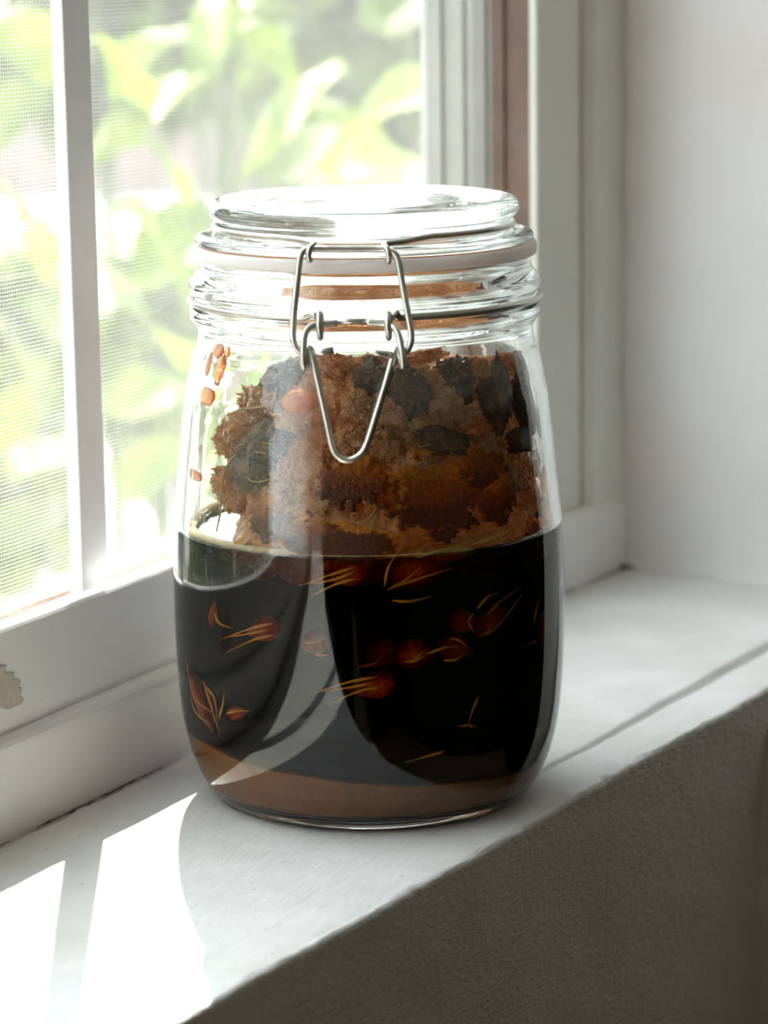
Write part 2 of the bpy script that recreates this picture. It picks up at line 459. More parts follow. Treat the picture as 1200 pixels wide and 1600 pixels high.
def build_sill():
    xs = np.concatenate([np.linspace(-0.80, -0.24, 40, endpoint=False), np.linspace(-0.24, 0.30, 420), np.linspace(0.301, 0.34, 6)])
    us = np.linspace(0, 1, 240)
    vs = []; R = 0.0016
    rows_top = len(us)
    arc = [math.radians(a) for a in (12, 25, 38, 51, 64, 77, 90)]
    drop = [0.0003]
    for x in xs:
        fy, by = front_y(x), back_y(x) + 0.012
        jag = 0.0005 * fbm((x * 50, 3.3, 0), 4) + 0.0004 * fbm((x * 240, 7.1, 0), 3)
        fy += jag
        y_edge = fy + R
        for u in us:
            y = by + (y_edge - by) * u
            z = 0.00025 * fbm((x * 22, y * 30, 0), 3) + 0.00009 * fbm((x * 120, y * 330, 2), 3)
            g = groove_y(x) + 0.0006 * fbm((x * 40, 0, 5), 3)
            wdt = 0.00035 + 0.0015 * max(0.0, min(1.0, (x - 0.0) / 0.20))
            dpt = 0.0009 + 0.0040 * max(0.0, min(1.0, (x - 0.0) / 0.16))
            if x > -0.05:
                fade = min(1.0, (x + 0.05) / 0.08)
                z -= fade * dpt * math.exp(-((y - g) / wdt) ** 2)
            edge = max(0.0, 1 - (y - y_edge) / 0.006)
            z += -0.0003 * edge ** 2 + 0.00022 * edge * fbm((x * 160, 1.5, y * 160), 3)
            # crumbling paint along the foot of the frame
            d = y - (back_y(x) - 0.0005)
            z += -0.0035 * max(0.0, min(1.0, 0.55 + 1.6 * fbm((x * 45, 0, 9), 3))) * math.exp(-((d + 0.0004 * fbm((x * 160, 4, 9), 3)) / 0.0007) ** 2)
            vs.append((x, y, z))
        for a in arc:
            n = 0.0002 * fbm((x * 160, 1.5, a * 2), 3)
            vs.append((x, y_edge - (R + n) * math.sin(a), -0.0003 - R + (R + n) * math.cos(a)))
        for dz in drop:
            vs.append((x, fy, -0.0003 - R - dz))
    n = rows_top + len(arc) + len(drop)
    fs = [(i * n + j, i * n + j + 1, (i + 1) * n + j + 1, (i + 1) * n + j) for i in range(len(xs) - 1) for j in range(n - 1)]
    o = new_obj('trim_1', vs, fs, M['sill'])
    tag(o, 'painted off-white window sill with a crack line, under the jar', 'window sill', kind='structure')
    # wall below the sill
    vs = []; zs = list(np.linspace(-0.0022, -0.20, 110)) + list(np.linspace(-0.22, -0.95, 8))
    xs2 = np.concatenate([np.linspace(-0.80, -0.24, 20, endpoint=False), np.linspace(-0.24, 0.30, 220), [0.34, 0.95]])
    for x in xs2:
        f0 = front_y(x); jag = 0.0005 * fbm((x * 50, 3.3, 0), 4) + 0.0004 * fbm((x * 240, 7.1, 0), 3)
        for z in zs:
            k = min(1.0, (-0.0022 - z) / 0.006)
            vs.append((x, f0 + jag * (1 - k) - 0.00045 * k * fbm((x * 45, 2, z * 60 + x * 20), 4), z))
    n = len(zs)
    fs = [(i * n + j, i * n + j + 1, (i + 1) * n + j + 1, (i + 1) * n + j) for i in range(len(xs2) - 1) for j in range(n - 1)]
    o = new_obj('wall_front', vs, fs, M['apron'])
    tag(o, 'rough painted wall in shade below the window sill', 'wall', kind='structure')
build_sill()

M['crack_shade'] = paint('crack_shade', (0.10, 0.085, 0.07), (0.17, 0.15, 0.125), 0.9, 0.0, (1, 1, 1), 0.3, 300)  # dark strips laid on the modelled crack in place of its shade
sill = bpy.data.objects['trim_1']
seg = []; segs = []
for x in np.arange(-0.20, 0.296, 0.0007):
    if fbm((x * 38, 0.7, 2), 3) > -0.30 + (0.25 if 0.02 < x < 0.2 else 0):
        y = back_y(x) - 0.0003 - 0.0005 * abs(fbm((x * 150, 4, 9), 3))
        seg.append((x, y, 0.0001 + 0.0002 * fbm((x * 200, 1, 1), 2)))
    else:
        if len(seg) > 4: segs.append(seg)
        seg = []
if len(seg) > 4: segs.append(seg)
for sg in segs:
    tube('crack', sg, [0.00008 + 0.00030 * max(0.0, 0.5 + fbm((p[0] * 170, 6, 1), 3)) * math.sin(math.pi * (i + .5) / len(sg)) ** 0.5 for i, p in enumerate(sg)], M['crack_shade'], sill, 6)

tube('crack', [(0.2870, 0.0470, 0.0003), (0.2892, 0.0464, 0.0006), (0.2908, 0.0458, 0.0004), (0.2912, 0.0440, 0.0003), (0.2910, 0.0415, 0.0002)], [0.0004, 0.0010, 0.0013, 0.0009, 0.0003], M['crack_shade'], sill, 8)
# corner post under the sill at far right
pa = [(0.139, -0.050), (0.139, -0.082), (0.145, -0.086), (0.30, -0.095), (0.30, -0.050)]
pb = [(0.149, -0.050), (0.149, -0.0615), (0.155, -0.0618), (0.30, -0.0700), (0.30, -0.050)]
vs = [(x, y, z) for pr, z in ((pa, -0.95), (pa, -0.075), (pb, -0.0045)) for x, y in pr]
fs = [(k * 5 + j, k * 5 + (j + 1) % 5, k * 5 + 5 + (j + 1) % 5, k * 5 + 5 + j) for k in range(2) for j in range(5)] + [(4, 3, 2, 1, 0), (10, 11, 12, 13, 14)]
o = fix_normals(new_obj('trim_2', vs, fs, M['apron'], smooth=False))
tag(o, 'painted wall corner standing out below the far end of the sill', 'wall corner', kind='structure')

# right reveal wall (slightly splayed, uneven plaster)
vs = []; ny, nz = 40, 90
for i in range(ny):
    y = 0.062 - 0.26 * i / (ny - 1)
    for j in range(nz):
        zb = -0.004 if y > -0.075 else -0.95
        z = zb + (1.2 - zb - 0.004) * (j / (nz - 1)) ** 1.6
        x = 0.2955 + 0.075 * (y - 0.062) + 0.0006 * fbm((y * 25, z * 25, 1), 3) - 0.0035 * math.exp(-max(z, -0.004) / 0.006)
        if y < -0.064: x += 0.0
        vs.append((x, y, z))
fs = [(i * nz + j, i * nz + j + 1, (i + 1) * nz + j + 1, (i + 1) * nz + j) for i in range(ny - 1) for j in range(nz - 1)]
o = new_obj('wall_right', vs, fs, M['reveal'])
tag(o, 'pale uneven plaster side wall of the window recess', 'wall', kind='structure')

# window: an Empty that carries its joinery
win = empty('window_1', (0, 0.07, 0))
tag(win, 'white painted sliding window with insect screen behind the jar', 'window', kind='structure')
def wpart(o):
    o.parent = win
    o.matrix_parent_inverse = Matrix.Translation((0, -0.07, 0))
    return o
def wob(x): return (back_y(x) - 0.064 + 0.00025 * fbm((x * 30, 0, 4), 2), 0.0002 * fbm((x * 35, 8, 0), 2))
prof = [(0.0640, -0.004), (0.0640, 0.0235), (0.0643, 0.0252), (0.0651, 0.0264), (0.0662, 0.0270), (0.0690, 0.0274), (0.078, 0.0274), (0.078, -0.004)]
wpart(prism_x('bottom_rail', prof, -0.80, 0.297, M['frame'], nx=160, wob=wob, smooth=False))
prof = [(0.0682, 0.0262), (0.0694, 0.0520), (0.0694, 0.0545), (0.0699, 0.0553), (0.0706, 0.0556), (0.0752, 0.0553), (0.0760, 0.0545), (0.0764, 0.049), (0.0764, 0.0262)]
wpart(prism_x('sash_rail', prof, -0.80, 0.236, M['frame'], nx=100, wob=lambda x: (0.0002 * fbm((x * 30, 2, 4), 2), 0.00015 * fbm((x * 45, 3, 0), 2))))
wpart(box('track', (-0.80, 0.0766, 0.040), (0.236, 0.1005, 0.0492), M['dirt'], bevel=0.0004))
wpart(prism_x('track_lip', [(0.0944, 0.0490), (0.0944, 0.0512), (0.0952, 0.0518), (0.0960, 0.0512), (0.0960, 0.0490)], -0.80, 0.236, M['lip'], nx=60, wob=wob if False else (lambda x: (0, 0.0001 * fbm((x * 80, 1, 1), 2)))))
wpart(prism_x('rusty_rail', [(0.0853, 0.0490), (0.0853, 0.0520), (0.0860, 0.0528), (0.0870, 0.0528), (0.0877, 0.0520), (0.0877, 0.0490)], -0.80, 0.236, M['rust'], nx=240,
              wob=lambda x: (0.0003 * fbm((x * 120, 1, 1), 3), 0.0004 * fbm((x * 160, 1, 1), 3))))
mull = wpart(box('mullion', (-0.0225, 0.0800, 0.0515), (-0.0095, 0.0842, 1.10), M['metal_white'], bevel=0.0004))
wpart(box('mullion_foot', (-0.0270, 0.0796, 0.0493), (-0.0085, 0.0850, 0.0516), M['rust'], bevel=0.0006))
# panes and the screen
wpart(box('glass_pane', (-0.79, 0.0815, 0.0530), (-0.0226, 0.0825, 1.10), M['pane']))
wpart(box('glass_pane', (-0.0094, 0.0815, 0.0530), (0.2355, 0.0825, 1.10), M['pane']))
def build_screen():
    vs = []; fs = []
    P, W, Y = 0.00112, 0.000065, 0.0985
    def bar(a, b, ax):
        n = len(vs)
        for c in (a, b):
            for s, t in ((-W, -W), (W, -W), (W, W), (-W, W)):
                vs.append((c[0] + (s if ax == 2 else 0), c[1] + t, c[2] + (s if ax == 0 else 0)))
        for k in range(4):
            fs.append((n + k, n + (k + 1) % 4, n + 4 + (k + 1) % 4, n + 4 + k))
    for z in np.arange(0.0500, 1.09, P): bar((-0.79, Y, z), (0.236, Y, z), 0)
    for x in np.arange(-0.79, 0.236, P): bar((x, Y + 0.00022, 0.049), (x, Y + 0.00022, 1.10), 2)
    o = new_obj('insect_screen', vs, fs, M['screen'], smooth=False)
    o['kind'] = 'stuff'
    return wpart(o)
build_screen()
# right jamb: stepped profile in plan, camera sees its side faces
JX = 0.236
wpart(prism_z('jamb', [(JX + 0.0012, 0.0745), (JX + 0.0012, 0.0765), (JX, 0.0768), (JX, 0.0822), (JX + 0.002, 0.0826), (JX + 0.002, 0.0850), (JX, 0.0856), (JX, 0.0930), (JX - 0.002, 0.0934),
                       (JX - 0.002, 0.1010), (0.30, 0.1010), (0.30, 0.0745)], 0.03, 1.10, M['jamb']))
wpart(prism_z('brown_jamb_strip', [(JX, 0.0592), (JX, 0.0660), (JX + 0.0012, 0.0662), (JX + 0.0012, 0.0695), (JX, 0.0697), (JX, 0.0744), (0.27, 0.0744), (0.27, 0.0592)], 0.0275, 1.10, M['brown']))
wpart(box('added_left_jamb', (-0.7995, -0.0195, 0.0275), (-0.7965, 0.1000, 1.10), M['brown'], bevel=0.0006))  # unseen brown face added to dull a bright band mirrored in the jar
# casing: recessed flat, raised outer board, small bead
wpart(prism_z('casing_panel', [(0.2345, 0.0588), (0.2345, 0.0566), (0.2352, 0.0558), (0.2385, 0.0556), (0.2664, 0.0540), (0.2664, 0.0590)], 0.0275, 1.10, M['casing']))
wpart(prism_z('casing_board', [(0.2687, 0.0640), (0.2687, 0.0535), (0.2713, 0.0499), (0.2728, 0.0493), (0.302, 0.0478), (0.302, 0.0640)], 0.020, 1.10, M['casing']))
# bare patch on the sash rail where the paint has flaked away
pp = [(-12, 1030), (-4, 1042), (9, 1040), (5, 1052), (21, 1051), (17, 1061), (30, 1063), (26, 1075), (32, 1074), (28, 1087), (34, 1090), (30, 1099), (20, 1103), (8, 1108), (-2, 1106), (-14, 1102)]
def sash_y(z): return 0.0682 + 0.0012 * (z - 0.0262) / 0.0258
pts = []
for x, y in pp:
    q = on_y(x, y, 0.0690); pts.append((q[0], sash_y(q[2]) - 0.00045, q[2]))
n = len(pts)
vs = pts + [(x, y + 0.0012, z) for x, y, z in pts]
fs = [tuple(range(n))] + [(j, n + j, n + (j + 1) % n, (j + 1) % n) for j in range(n)]
wpart(fix_normals(new_obj('bare_patch', vs, fs, M['bare'], smooth=False)))

# rest of the room (out of frame): shell that keeps the room side dim
def shell(name, lo, hi, mat, label, cat):
    return tag(box(name, lo, hi, mat), label, cat, kind='structure')
RX0, RX1, RY0, RZ0, RZ1 = -1.75, 0.95, -1.65, -0.95, 1.35
shell('floor', (RX0, RY0, RZ0 - 0.05), (RX1, 0.0, RZ0), M['floor'], 'brown wooden floor of the room, below the picture', 'floor')
shell('ceiling', (RX0, RY0, RZ1), (RX1, 0.105, RZ1 + 0.05), M['room'], 'painted ceiling of the room, above the picture', 'ceiling')
shell('wall_back', (RX0, RY0 - 0.05, RZ0), (RX1, RY0, RZ1), M['room'], 'painted far wall of the room behind the camera', 'wall')
shell('wall_far_left', (RX0 - 0.05, RY0, RZ0), (RX0, 0.105, RZ1), M['room'], 'painted side wall of the room left of the camera', 'wall')
shell('wall_far_right', (RX1, RY0, RZ0), (RX1 + 0.05, 0.105, RZ1), M['room'], 'painted side wall of the room right of the window', 'wall')
shell('added_panel_back', (RX0 + 0.02, RY0, RZ0), (RX1, RY0 + 0.02, 0.40), M['added_panel'], 'unseen dark panel added behind the camera to darken jar reflections', 'added_panelling')  # unseen dark panels added low on the walls so the jar mirrors black
shell('added_panel_far_left', (RX0, RY0 + 0.02, RZ0), (RX0 + 0.02, -0.02, 0.40), M['added_panel'], 'unseen dark panel added left of the camera to darken jar reflections', 'added_panelling')
shell('added_panel_far_right', (RX1 - 0.02, RY0 + 0.02, RZ0), (RX1, -0.06, 0.40), M['added_panel'], 'unseen dark panel added right of the window to darken jar reflections', 'added_panelling')
shell('wall_left', (RX0, -0.02, RZ0), (-0.80, 0.105, RZ1), M['room'], 'painted wall beside the window, left of the picture', 'wall')
shell('wall_beside_window', (0.305, -0.06, RZ0), (RX1, 0.105, RZ1), M['room'], 'painted wall beyond the plaster recess', 'wall')
shell('wall_pier', (0.281, -0.198, RZ0), (0.38, -0.061, RZ1), M['reveal'], 'plaster pier at the room end of the window recess', 'wall')
shell('wall_above_window', (-0.80, -0.05, 1.10), (0.305, 0.105, RZ1), M['room'], 'painted wall above the window opening', 'wall')
shell('wall_under_window', (-0.80, -0.035, RZ0), (0.305, 0.105, -0.012), M['room'], 'wall core under the window sill', 'wall')

# ------------------------------------------------------------------ the jar
jar = empty('clip_top_jar', (0, 0, 0))
tag(jar, 'glass clip-top preserving jar with steel wire clasp and white rubber seal on the sill', 'jar')

LEVEL = 0.0764
outer = [(0.0410, 0.1496), (0.0432, 0.1498), (0.0446, 0.1496), (0.0452, 0.1488), (0.0450, 0.1477), (0.0455, 0.1464), (0.0466, 0.1450), (0.0475, 0.1438), (0.0478, 0.1424), (0.0474, 0.1408),
         (0.0465, 0.1399), (0.0460, 0.1386), (0.0463, 0.1374), (0.0475, 0.1366), (0.0481, 0.1352), (0.0477, 0.1337), (0.0466, 0.1325), (0.0458, 0.1309), (0.0457, 0.1290),
         (0.0463, 0.1262), (0.0474, 0.1235), (0.0488, 0.1175), (0.0501, 0.110), (0.0517, 0.0957), (0.0532, 0.0814), (0.0536, 0.075), (0.0541, 0.0605), (0.0540, 0.0423),
         (0.0531, 0.0273), (0.0515, 0.017), (0.0490, 0.009), (0.0462, 0.0036), (0.0440, 0.0012), (0.0420, 0.0002), (0.0400, 0.0000), (0.0375, 0.0006), (0.030, 0.0018), (0.015, 0.0025), (0, 0.0026)]
inner_up = [(0.0507, LEVEL), (0.0502, 0.0814), (0.0487, 0.0957), (0.0470, 0.110), (0.0452, 0.1175), (0.0434, 0.1235), (0.0420, 0.1275), (0.0412, 0.131), (0.0408, 0.136), (0.0407, 0.142), (0.0406, 0.1478), (0.0408, 0.1492)]
inner_dn = [(0, 0.0056), (0.020, 0.0052), (0.034, 0.0042), (0.0400, 0.0042), (0.0440, 0.0062), (0.0468, 0.0112), (0.0488, 0.0180), (0.0500, 0.0275), (0.0508, 0.0423), (0.0510, 0.0605), (0.0507, LEVEL)]
_in = [(r, z) for r, z in inner_dn[1:]] + inner_up[1:]
def inner_r(z):
    return float(np.interp(z, [p[1] for p in _in], [p[0] for p in _in]))
po = catmull(outer, 5); pi_up = catmull(inner_up, 5)
body_prof = pi_up + po                                  # open at the syrup line: below it the syrup is the inner surface
body = lathe('jar_body', body_prof, M['glass'], jar, 160)
# make the outward side of the shell face out
def orient(o, test):
    """flip the mesh if the face whose centre best meets `test` points the wrong way"""
    me = o.data
    f, want = test(me)
    if f.normal.dot(want) < 0:
        me.flip_normals()
    return o
def test_outer(me):
    f = max(me.polygons, key=lambda p: math.hypot(p.center.x, p.center.y))
    return f, Vector((f.center.x, f.center.y, 0))
orient(body, test_outer)

lid_prof = [(0, 0.1645), (0.018, 0.1645), (0.0245, 0.1648), (0.0270, 0.1646), (0.0290, 0.1639), (0.0330, 0.1634), (0.0352, 0.1638), (0.0375, 0.1650), (0.0395, 0.1656), (0.0412, 0.1650), (0.0421, 0.1636),
            (0.0422, 0.1622), (0.0415, 0.1608), (0.0404, 0.1600), (0.0396, 0.1592), (0.0393, 0.1582), (0.0397, 0.1572), (0.0412, 0.1567), (0.0440, 0.1564), (0.0455, 0.1559), (0.0459, 0.1551), (0.0458, 0.1542), (0.0450, 0.1538),
            (0.0425, 0.1537), (0.0402, 0.1535), (0.0399, 0.1518), (0.0396, 0.1500), (0.0385, 0.1488), (0.0368, 0.1490), (0.0355, 0.1510), (0.0340, 0.1545), (0.0310, 0.1575), (0.025, 0.1592), (0.012, 0.1600), (0, 0.1601)]
lid = lathe('lid', catmull(lid_prof, 4), M['glass'], jar, 160)
orient(lid, test_outer)
gas_prof = [(0.0405, 0.1501), (0.0440, 0.1500), (0.0461, 0.1500), (0.0467, 0.1505), (0.0468, 0.1518), (0.0467, 0.1530), (0.0461, 0.1535), (0.0440, 0.1535), (0.0405, 0.1534)]
gasket = lathe('seal_ring', catmull(gas_prof, 2, True), M['silicone'], jar, 128, closed=True)
tag(gasket, 'translucent white rubber seal')

# --- wire clasp, built in the jar's own frame: t to the right seen from the clasp, n outward, z up
CA = math.radians(203.8)
CN = np.array([math.cos(CA), math.sin(CA), 0.0]); CT = np.array([-math.sin(CA), math.cos(CA), 0.0])
def loc(t, n, z): return CT * t + CN * n + np.array([0, 0, z])
def ring_pt(r, a, z): return loc(r * math.sin(a), r * math.cos(a), z)
WR = 0.00088
def cpx(px, py, n):
    """clasp point that shows at a pixel, standing n metres out from the jar axis"""
    r = ray(px, py); t = (n - CN @ CAM) / (CN @ r)
    return CAM + r * t
# lid wire: lies under the lid's rim and leads forward to two hooks
pl = cpx(486, 383, 0.0450); pr = cpx(612, 387, 0.0450)
path = []
a0, a1 = math.radians(30), math.radians(330)
hookL = [cpx(484, 408, 0.0482), cpx(482, 400, 0.0490), cpx(484, 389, 0.0488), cpx(490, 381, 0.0470)]
hookR = [cpx(600, 382, 0.0470), cpx(606, 390, 0.0488), cpx(608, 401, 0.0490), cpx(606, 410, 0.0482)]
ZL = 0.1583
mid = [ring_pt(0.0404, -a, ZL) for a in np.linspace(a0, a1, 60)]
path = hookL + [cpx(478, 377, 0.0440), cpx(462, 374, 0.0405)] + mid + [cpx(640, 376, 0.0405), cpx(622, 379, 0.0440)] + hookR
tag(tube('lid_wire', catmull(path, 3), WR * 0.95, M['steel'], jar), 'steel wire hooked under the lid rim')
# bail: the trapezoid loop
bail = [cpx(471, 551, 0.0545), cpx(463, 543, 0.0550), cpx(458, 528, 0.0545), cpx(458, 508, 0.0530), cpx(461, 470, 0.0515), cpx(466, 425, 0.0500), cpx(469, 403, 0.0492), cpx(474, 393, 0.0487), cpx(486, 389, 0.0482),
        cpx(515, 389, 0.0478), cpx(545, 389, 0.0478), cpx(580, 389, 0.0478), cpx(603, 390, 0.0482), cpx(615, 395, 0.0487), cpx(622, 407, 0.0492), cpx(628, 440, 0.0503), cpx(636, 485, 0.0520), cpx(642, 518, 0.0535),
        cpx(642, 534, 0.0545), cpx(637, 547, 0.0550), cpx(629, 554, 0.0545)]
tag(tube('bail', catmull(bail, 5), WR, M['steel'], jar), 'trapezoid steel wire bail')
# neck ring with two upright eyes
ZN = 0.1386
eyeL, eyeR = 500, 607
ringp = [ring_pt(0.0475, a, ZN) for a in np.linspace(math.radians(15), math.radians(345), 90)]
ringp = [cpx(612, 497, 0.0495), cpx(620, 490, 0.0485)] + ringp + [cpx(487, 491, 0.0485), cpx(496, 497, 0.0495)]
nring = tube('neck_wire', catmull(ringp, 2), WR, M['steel'], jar)
for ex in (eyeL, eyeR):
    loop = []
    for a in np.linspace(0, 2 * math.pi, 28, endpoint=False):
        c = cpx(ex, 509, 0.0512)
        loop.append(c + CN * 0.0020 * math.sin(a) + np.array([0, 0, 1.0]) * 0.0030 * math.cos(a))
    tube('eye', loop, WR, M['steel'], nring, closed=True)
tube('cross_bar', [cpx(518, 503, 0.0500), cpx(548, 502, 0.0502), cpx(585, 503, 0.0500)], WR * 0.8, M['steel'], nring)
# lever: pivots in the eyes, loops down and closes in a long V
lev = [cpx(527, 505, 0.0516), cpx(505, 506, 0.0520), cpx(492, 508, 0.0525), cpx(481, 514, 0.0535), cpx(475, 528, 0.0548), cpx(474, 550, 0.0562), cpx(474.5, 568, 0.0566), cpx(476, 575, 0.0557), cpx(478, 568, 0.0545), cpx(482, 546, 0.0540),
       cpx(486, 548, 0.0545), cpx(491, 570, 0.0552), cpx(500, 610, 0.0562), cpx(511, 660, 0.0575), cpx(519, 696, 0.0583), cpx(526, 711, 0.0586), cpx(536, 718, 0.0588), cpx(546, 719, 0.0588), cpx(557, 715, 0.0587),
       cpx(568, 705, 0.0584), cpx(577, 683, 0.0579), cpx(592, 635, 0.0568), cpx(606, 588, 0.0556), cpx(615, 556, 0.0545), cpx(620, 545, 0.0540),
       cpx(626, 560, 0.0545), cpx(629, 572, 0.0557), cpx(630, 566, 0.0566), cpx(628, 548, 0.0562), cpx(624, 528, 0.0548), cpx(618, 514, 0.0535), cpx(609, 508, 0.0525), cpx(595, 505, 0.0520), cpx(573, 504, 0.0516)]
lever = tube('lever', catmull(lev, 5), WR * 1.02, M['steel'], jar)
tag(lever, 'V-shaped steel wire lever')
for pth in ([cpx(489, 552, 0.0552), cpx(505, 550, 0.0552), cpx(521, 547, 0.0552)], [cpx(574, 549, 0.0552), cpx(592, 552, 0.0552), cpx(612, 555, 0.0552)]):
    tube('wire_end', pth, WR, M['steel'], lever)

# ------------------------------------------------------------------ what is inside the jar
# dark syrup: side against the glass, free surface on top
pd = catmull(inner_dn, 6)
prof = pd + [(0.046, LEVEL - 0.0003), (0.040, LEVEL - 0.0004), (0.02, LEVEL - 0.0004), (0, LEVEL - 0.0004)]
idx = [0] * (len(pd) - 1) + [1] * 4
syrup = lathe('dark_syrup', prof, [M['syrup_side'], M['syrup_top']], None, 160, mat_idx=idx)
orient(syrup, test_outer)
tag(syrup, 'nearly black brown syrup filling the lower half of the jar', 'syrup')

IRT = np.array([RT0[0], RT0[1], 0.0]); ITW = np.array([-FW[0], -FW[1], 0.0]); ITW /= np.linalg.norm(ITW)   # image right, towards the camera
TH0 = math.atan2(ITW[1], ITW[0])
def on_wall(px, py, gap):
    """first point of the sight line at distance `gap` inside the jar's inner wall"""
    r = ray(px, py); t0, t1 = 0.60, 0.86
    for k in range(900):
        t = t0 + (t1 - t0) * k / 900
        p = CAM + r * t
        if math.hypot(p[0], p[1]) < inner_r(p[2]) - gap: return p
    return CAM + r * 0.8

# pulp: an irregular cake pressed against the glass; wet amber where it touches
WETP = [(690, 778, 95, 62), (745, 735, 55, 40), (552, 752, 56, 46), (420, 808, 42, 34), (488, 832, 36, 26), (770, 780, 50, 40)]
def build_pulp():
    nth, nv = 420, 190
    vs = []; wetv = []
    z0, z1 = 0.0690, 0.1245
    def top_z(s):
        return float(np.interp(s, [-0.046, -0.041, -0.034, -0.026, -0.018, -0.005, 0.010, 0.025, 0.040, 0.047], [0.086, 0.103, 0.111, 0.118, 0.1235, 0.1225, 0.1215, 0.1205, 0.1225, 0.121]))
    wetc = []
    for px, py, rx, ry in WETP:
        p = on_wall(px, py, 0.0006)
        wetc.append((math.atan2(p[1], p[0]), p[2], rx * 0.75 / FPX / 0.049, ry * 0.75 / FPX))
    for j in range(nv):
        v = j / (nv - 1)
        for i in range(nth):
            th = 2 * math.pi * i / nth
            d = np.array([math.cos(th), math.sin(th)])
            # side part 0..0.72 of v, top cap after
            if v < 0.74:
                w = v / 0.74
                s_wall = (d[0] * IRT[0] + d[1] * IRT[1]) * 0.046
                zt = top_z(s_wall)
                z = z0 + (zt - z0) * w
                rin = inner_r(z) - 0.0006
                q = (d[0] * 2.1, d[1] * 2.1, z * 45)
                g = 0.0034 + 0.0052 * fbm((q[0] + 5, q[1], q[2]), 3) + 0.0016 * fbm((q[0] * 4, q[1] * 4, q[2] * 4), 3) + 0.0007 * fbm((q[0] * 14, q[1] * 14, q[2] * 14), 2)
                g += 0.0016 * abs(noise.noise(Vector((q[0] * 3 + 9, q[1] * 3, q[2] * 3))))
                g += 0.010 * max(0, w - 0.80) ** 1.3 * 3
                # clear pocket on the image-left side
                lf = max(0.0, -(d[0] * IRT[0] + d[1] * IRT[1]) - 0.70) / 0.30
                g += 0.0135 * min(1.0, lf * 1.6)
                wet_f = 0.0; grad = 1.0
                for tc, zc, ra, rz in wetc:
                    da = (th - tc + math.pi) % (2 * math.pi) - math.pi
                    e = (da / ra) ** 2 + ((z - zc) / rz) ** 2 + 0.75 * fbm((th * 9, z * 180, 3), 3) + 0.7 * fbm((th * 26, z * 520, 8), 3)
                    wf = (1.05 - e) / 0.75
                    if wf > wet_f: wet_f = wf; grad = 0.42 + 0.58 * max(0.0, min(1.0, (zc + 0.8 * rz - z) / (1.3 * rz)))
                if wet_f > 0: g = g * (1 - min(1, wet_f * 3))
                g = max(g, 0.0)
                if z < LEVEL: wet_f = max(wet_f, 0.6)
                r = rin - g
                wet_s = max(wet_f, 1.0 - g / 0.0012) if g < 0.0012 else wet_f
                wet_s = min(1.0, max(0.0, wet_s)) * grad
            else:
                w = (v - 0.74) / 0.26
                k = (int(0.74 * (nv - 1))) * nth + i
                base = vs[k]
                r = math.hypot(base[0], base[1]) * (1 - w)
                zz = top_z((d[0] * IRT[0] + d[1] * IRT[1]) * r)
                z = base[2] + (zz - base[2]) * min(1, w * 1.5) + 0.0030 * min(1, w * 5) * fbm((d[0] * r * 110, d[1] * r * 110, 2), 4)
                wet_s = 0.0
            vs.append((d[0] * r, d[1] * r, z)); wetv.append(max(0.0, min(1.0, wet_s)))
    fs = [(j * nth + i, j * nth + (i + 1) % nth, (j + 1) * nth + (i + 1) % nth, (j + 1) * nth + i) for j in range(nv - 1) for i in range(nth)]
    fs.append(tuple(range(nth))[::-1])
    o = new_obj('sugary_pulp', vs, fs, M['pulp'])
    at = o.data.attributes.new('soaked', 'FLOAT', 'POINT')
    at.data.foreach_set('value', wetv)
    return o
pulp = build_pulp()
tag(pulp, 'brown sugary fermenting fruit pulp piled above the dark syrup', 'fruit pulp', kind='stuff')


# lumps: displaced blobs that stay inside the glass
def blob_mesh(c, rad, rot, seed, amp=0.22, sub=5, gap=0.0007, freq=1.6):
    bm = bmesh.new(); bmesh.ops.create_icosphere(bm, subdivisions=sub, radius=1.0)
    Rm = Matrix.Rotation(rot[2], 3, 'Z') @ Matrix.Rotation(rot[1], 3, 'Y') @ Matrix.Rotation(rot[0], 3, 'X')
    for v in bm.verts:
        p = v.co.copy(); q = p * freq + Vector((seed * 3.1, seed * 1.7, seed))
        k = 1 + amp * fbm(q, 3) + 0.45 * amp * fbm(q * 4, 2) - 0.35 * amp * abs(noise.noise(q * 9)) + 0.20 * amp * noise.noise(q * 19)
        p = Rm @ Vector((p.x * rad[0] * k, p.y * rad[1] * k, p.z * rad[2] * k)) + Vector(c)
        rr_ = math.hypot(p.x, p.y); lim = inner_r(p.z) - gap
        if rr_ > lim: p.x *= lim / rr_; p.y *= lim / rr_
        v.co = p
    vs = [v.co.copy() for v in bm.verts]; fs = [tuple(v.index for v in f.verts) for f in bm.faces]
    bm.free(); return vs, fs
def lump(px, py, depth_in, w, h, mat, label, cat='fruit chunk', name='fruit_chunk', group=None, seed=0, tilt=0.0, amp=0.34, thick=0.8, sub=5):
    """a lump showing at a pixel, its front depth_in metres inside the inner wall; w, h are pixel half-sizes"""
    p = on_wall(px, py, depth_in)
    k = (np.linalg.norm(p - CAM)) / FPX
    rx, rz = w * k, h * k; ry = min(rx, rz) * thick
    c = p + np.array([FW[0], FW[1], 0]) * ry * 0.7
    a = math.atan2(RT0[1], RT0[0])
    vs, fs = blob_mesh(c, (rx, ry, rz), (0, tilt, a), seed, amp, sub)
    o = new_obj(name, vs, fs, mat)
    tag(o, label, cat, group)
    o.cycles.is_caustics_receiver = True
    return o
G1 = 'dark fruit chunks in the pulp'
lump(636, 622, 0.0015, 34, 44, M['chunk'], 'dark grey-brown fruit chunk right of the V lever', group=G1, seed=1)
lump(585, 600, 0.0025, 30, 34, M['chunk'], 'dark fruit chunk just inside the right arm of the V lever', group=G1, seed=2)
lump(705, 600, 0.0035, 30, 40, M['chunk'], 'dark upright fruit chunk beside the orange sugar crust', group=G1, seed=3)
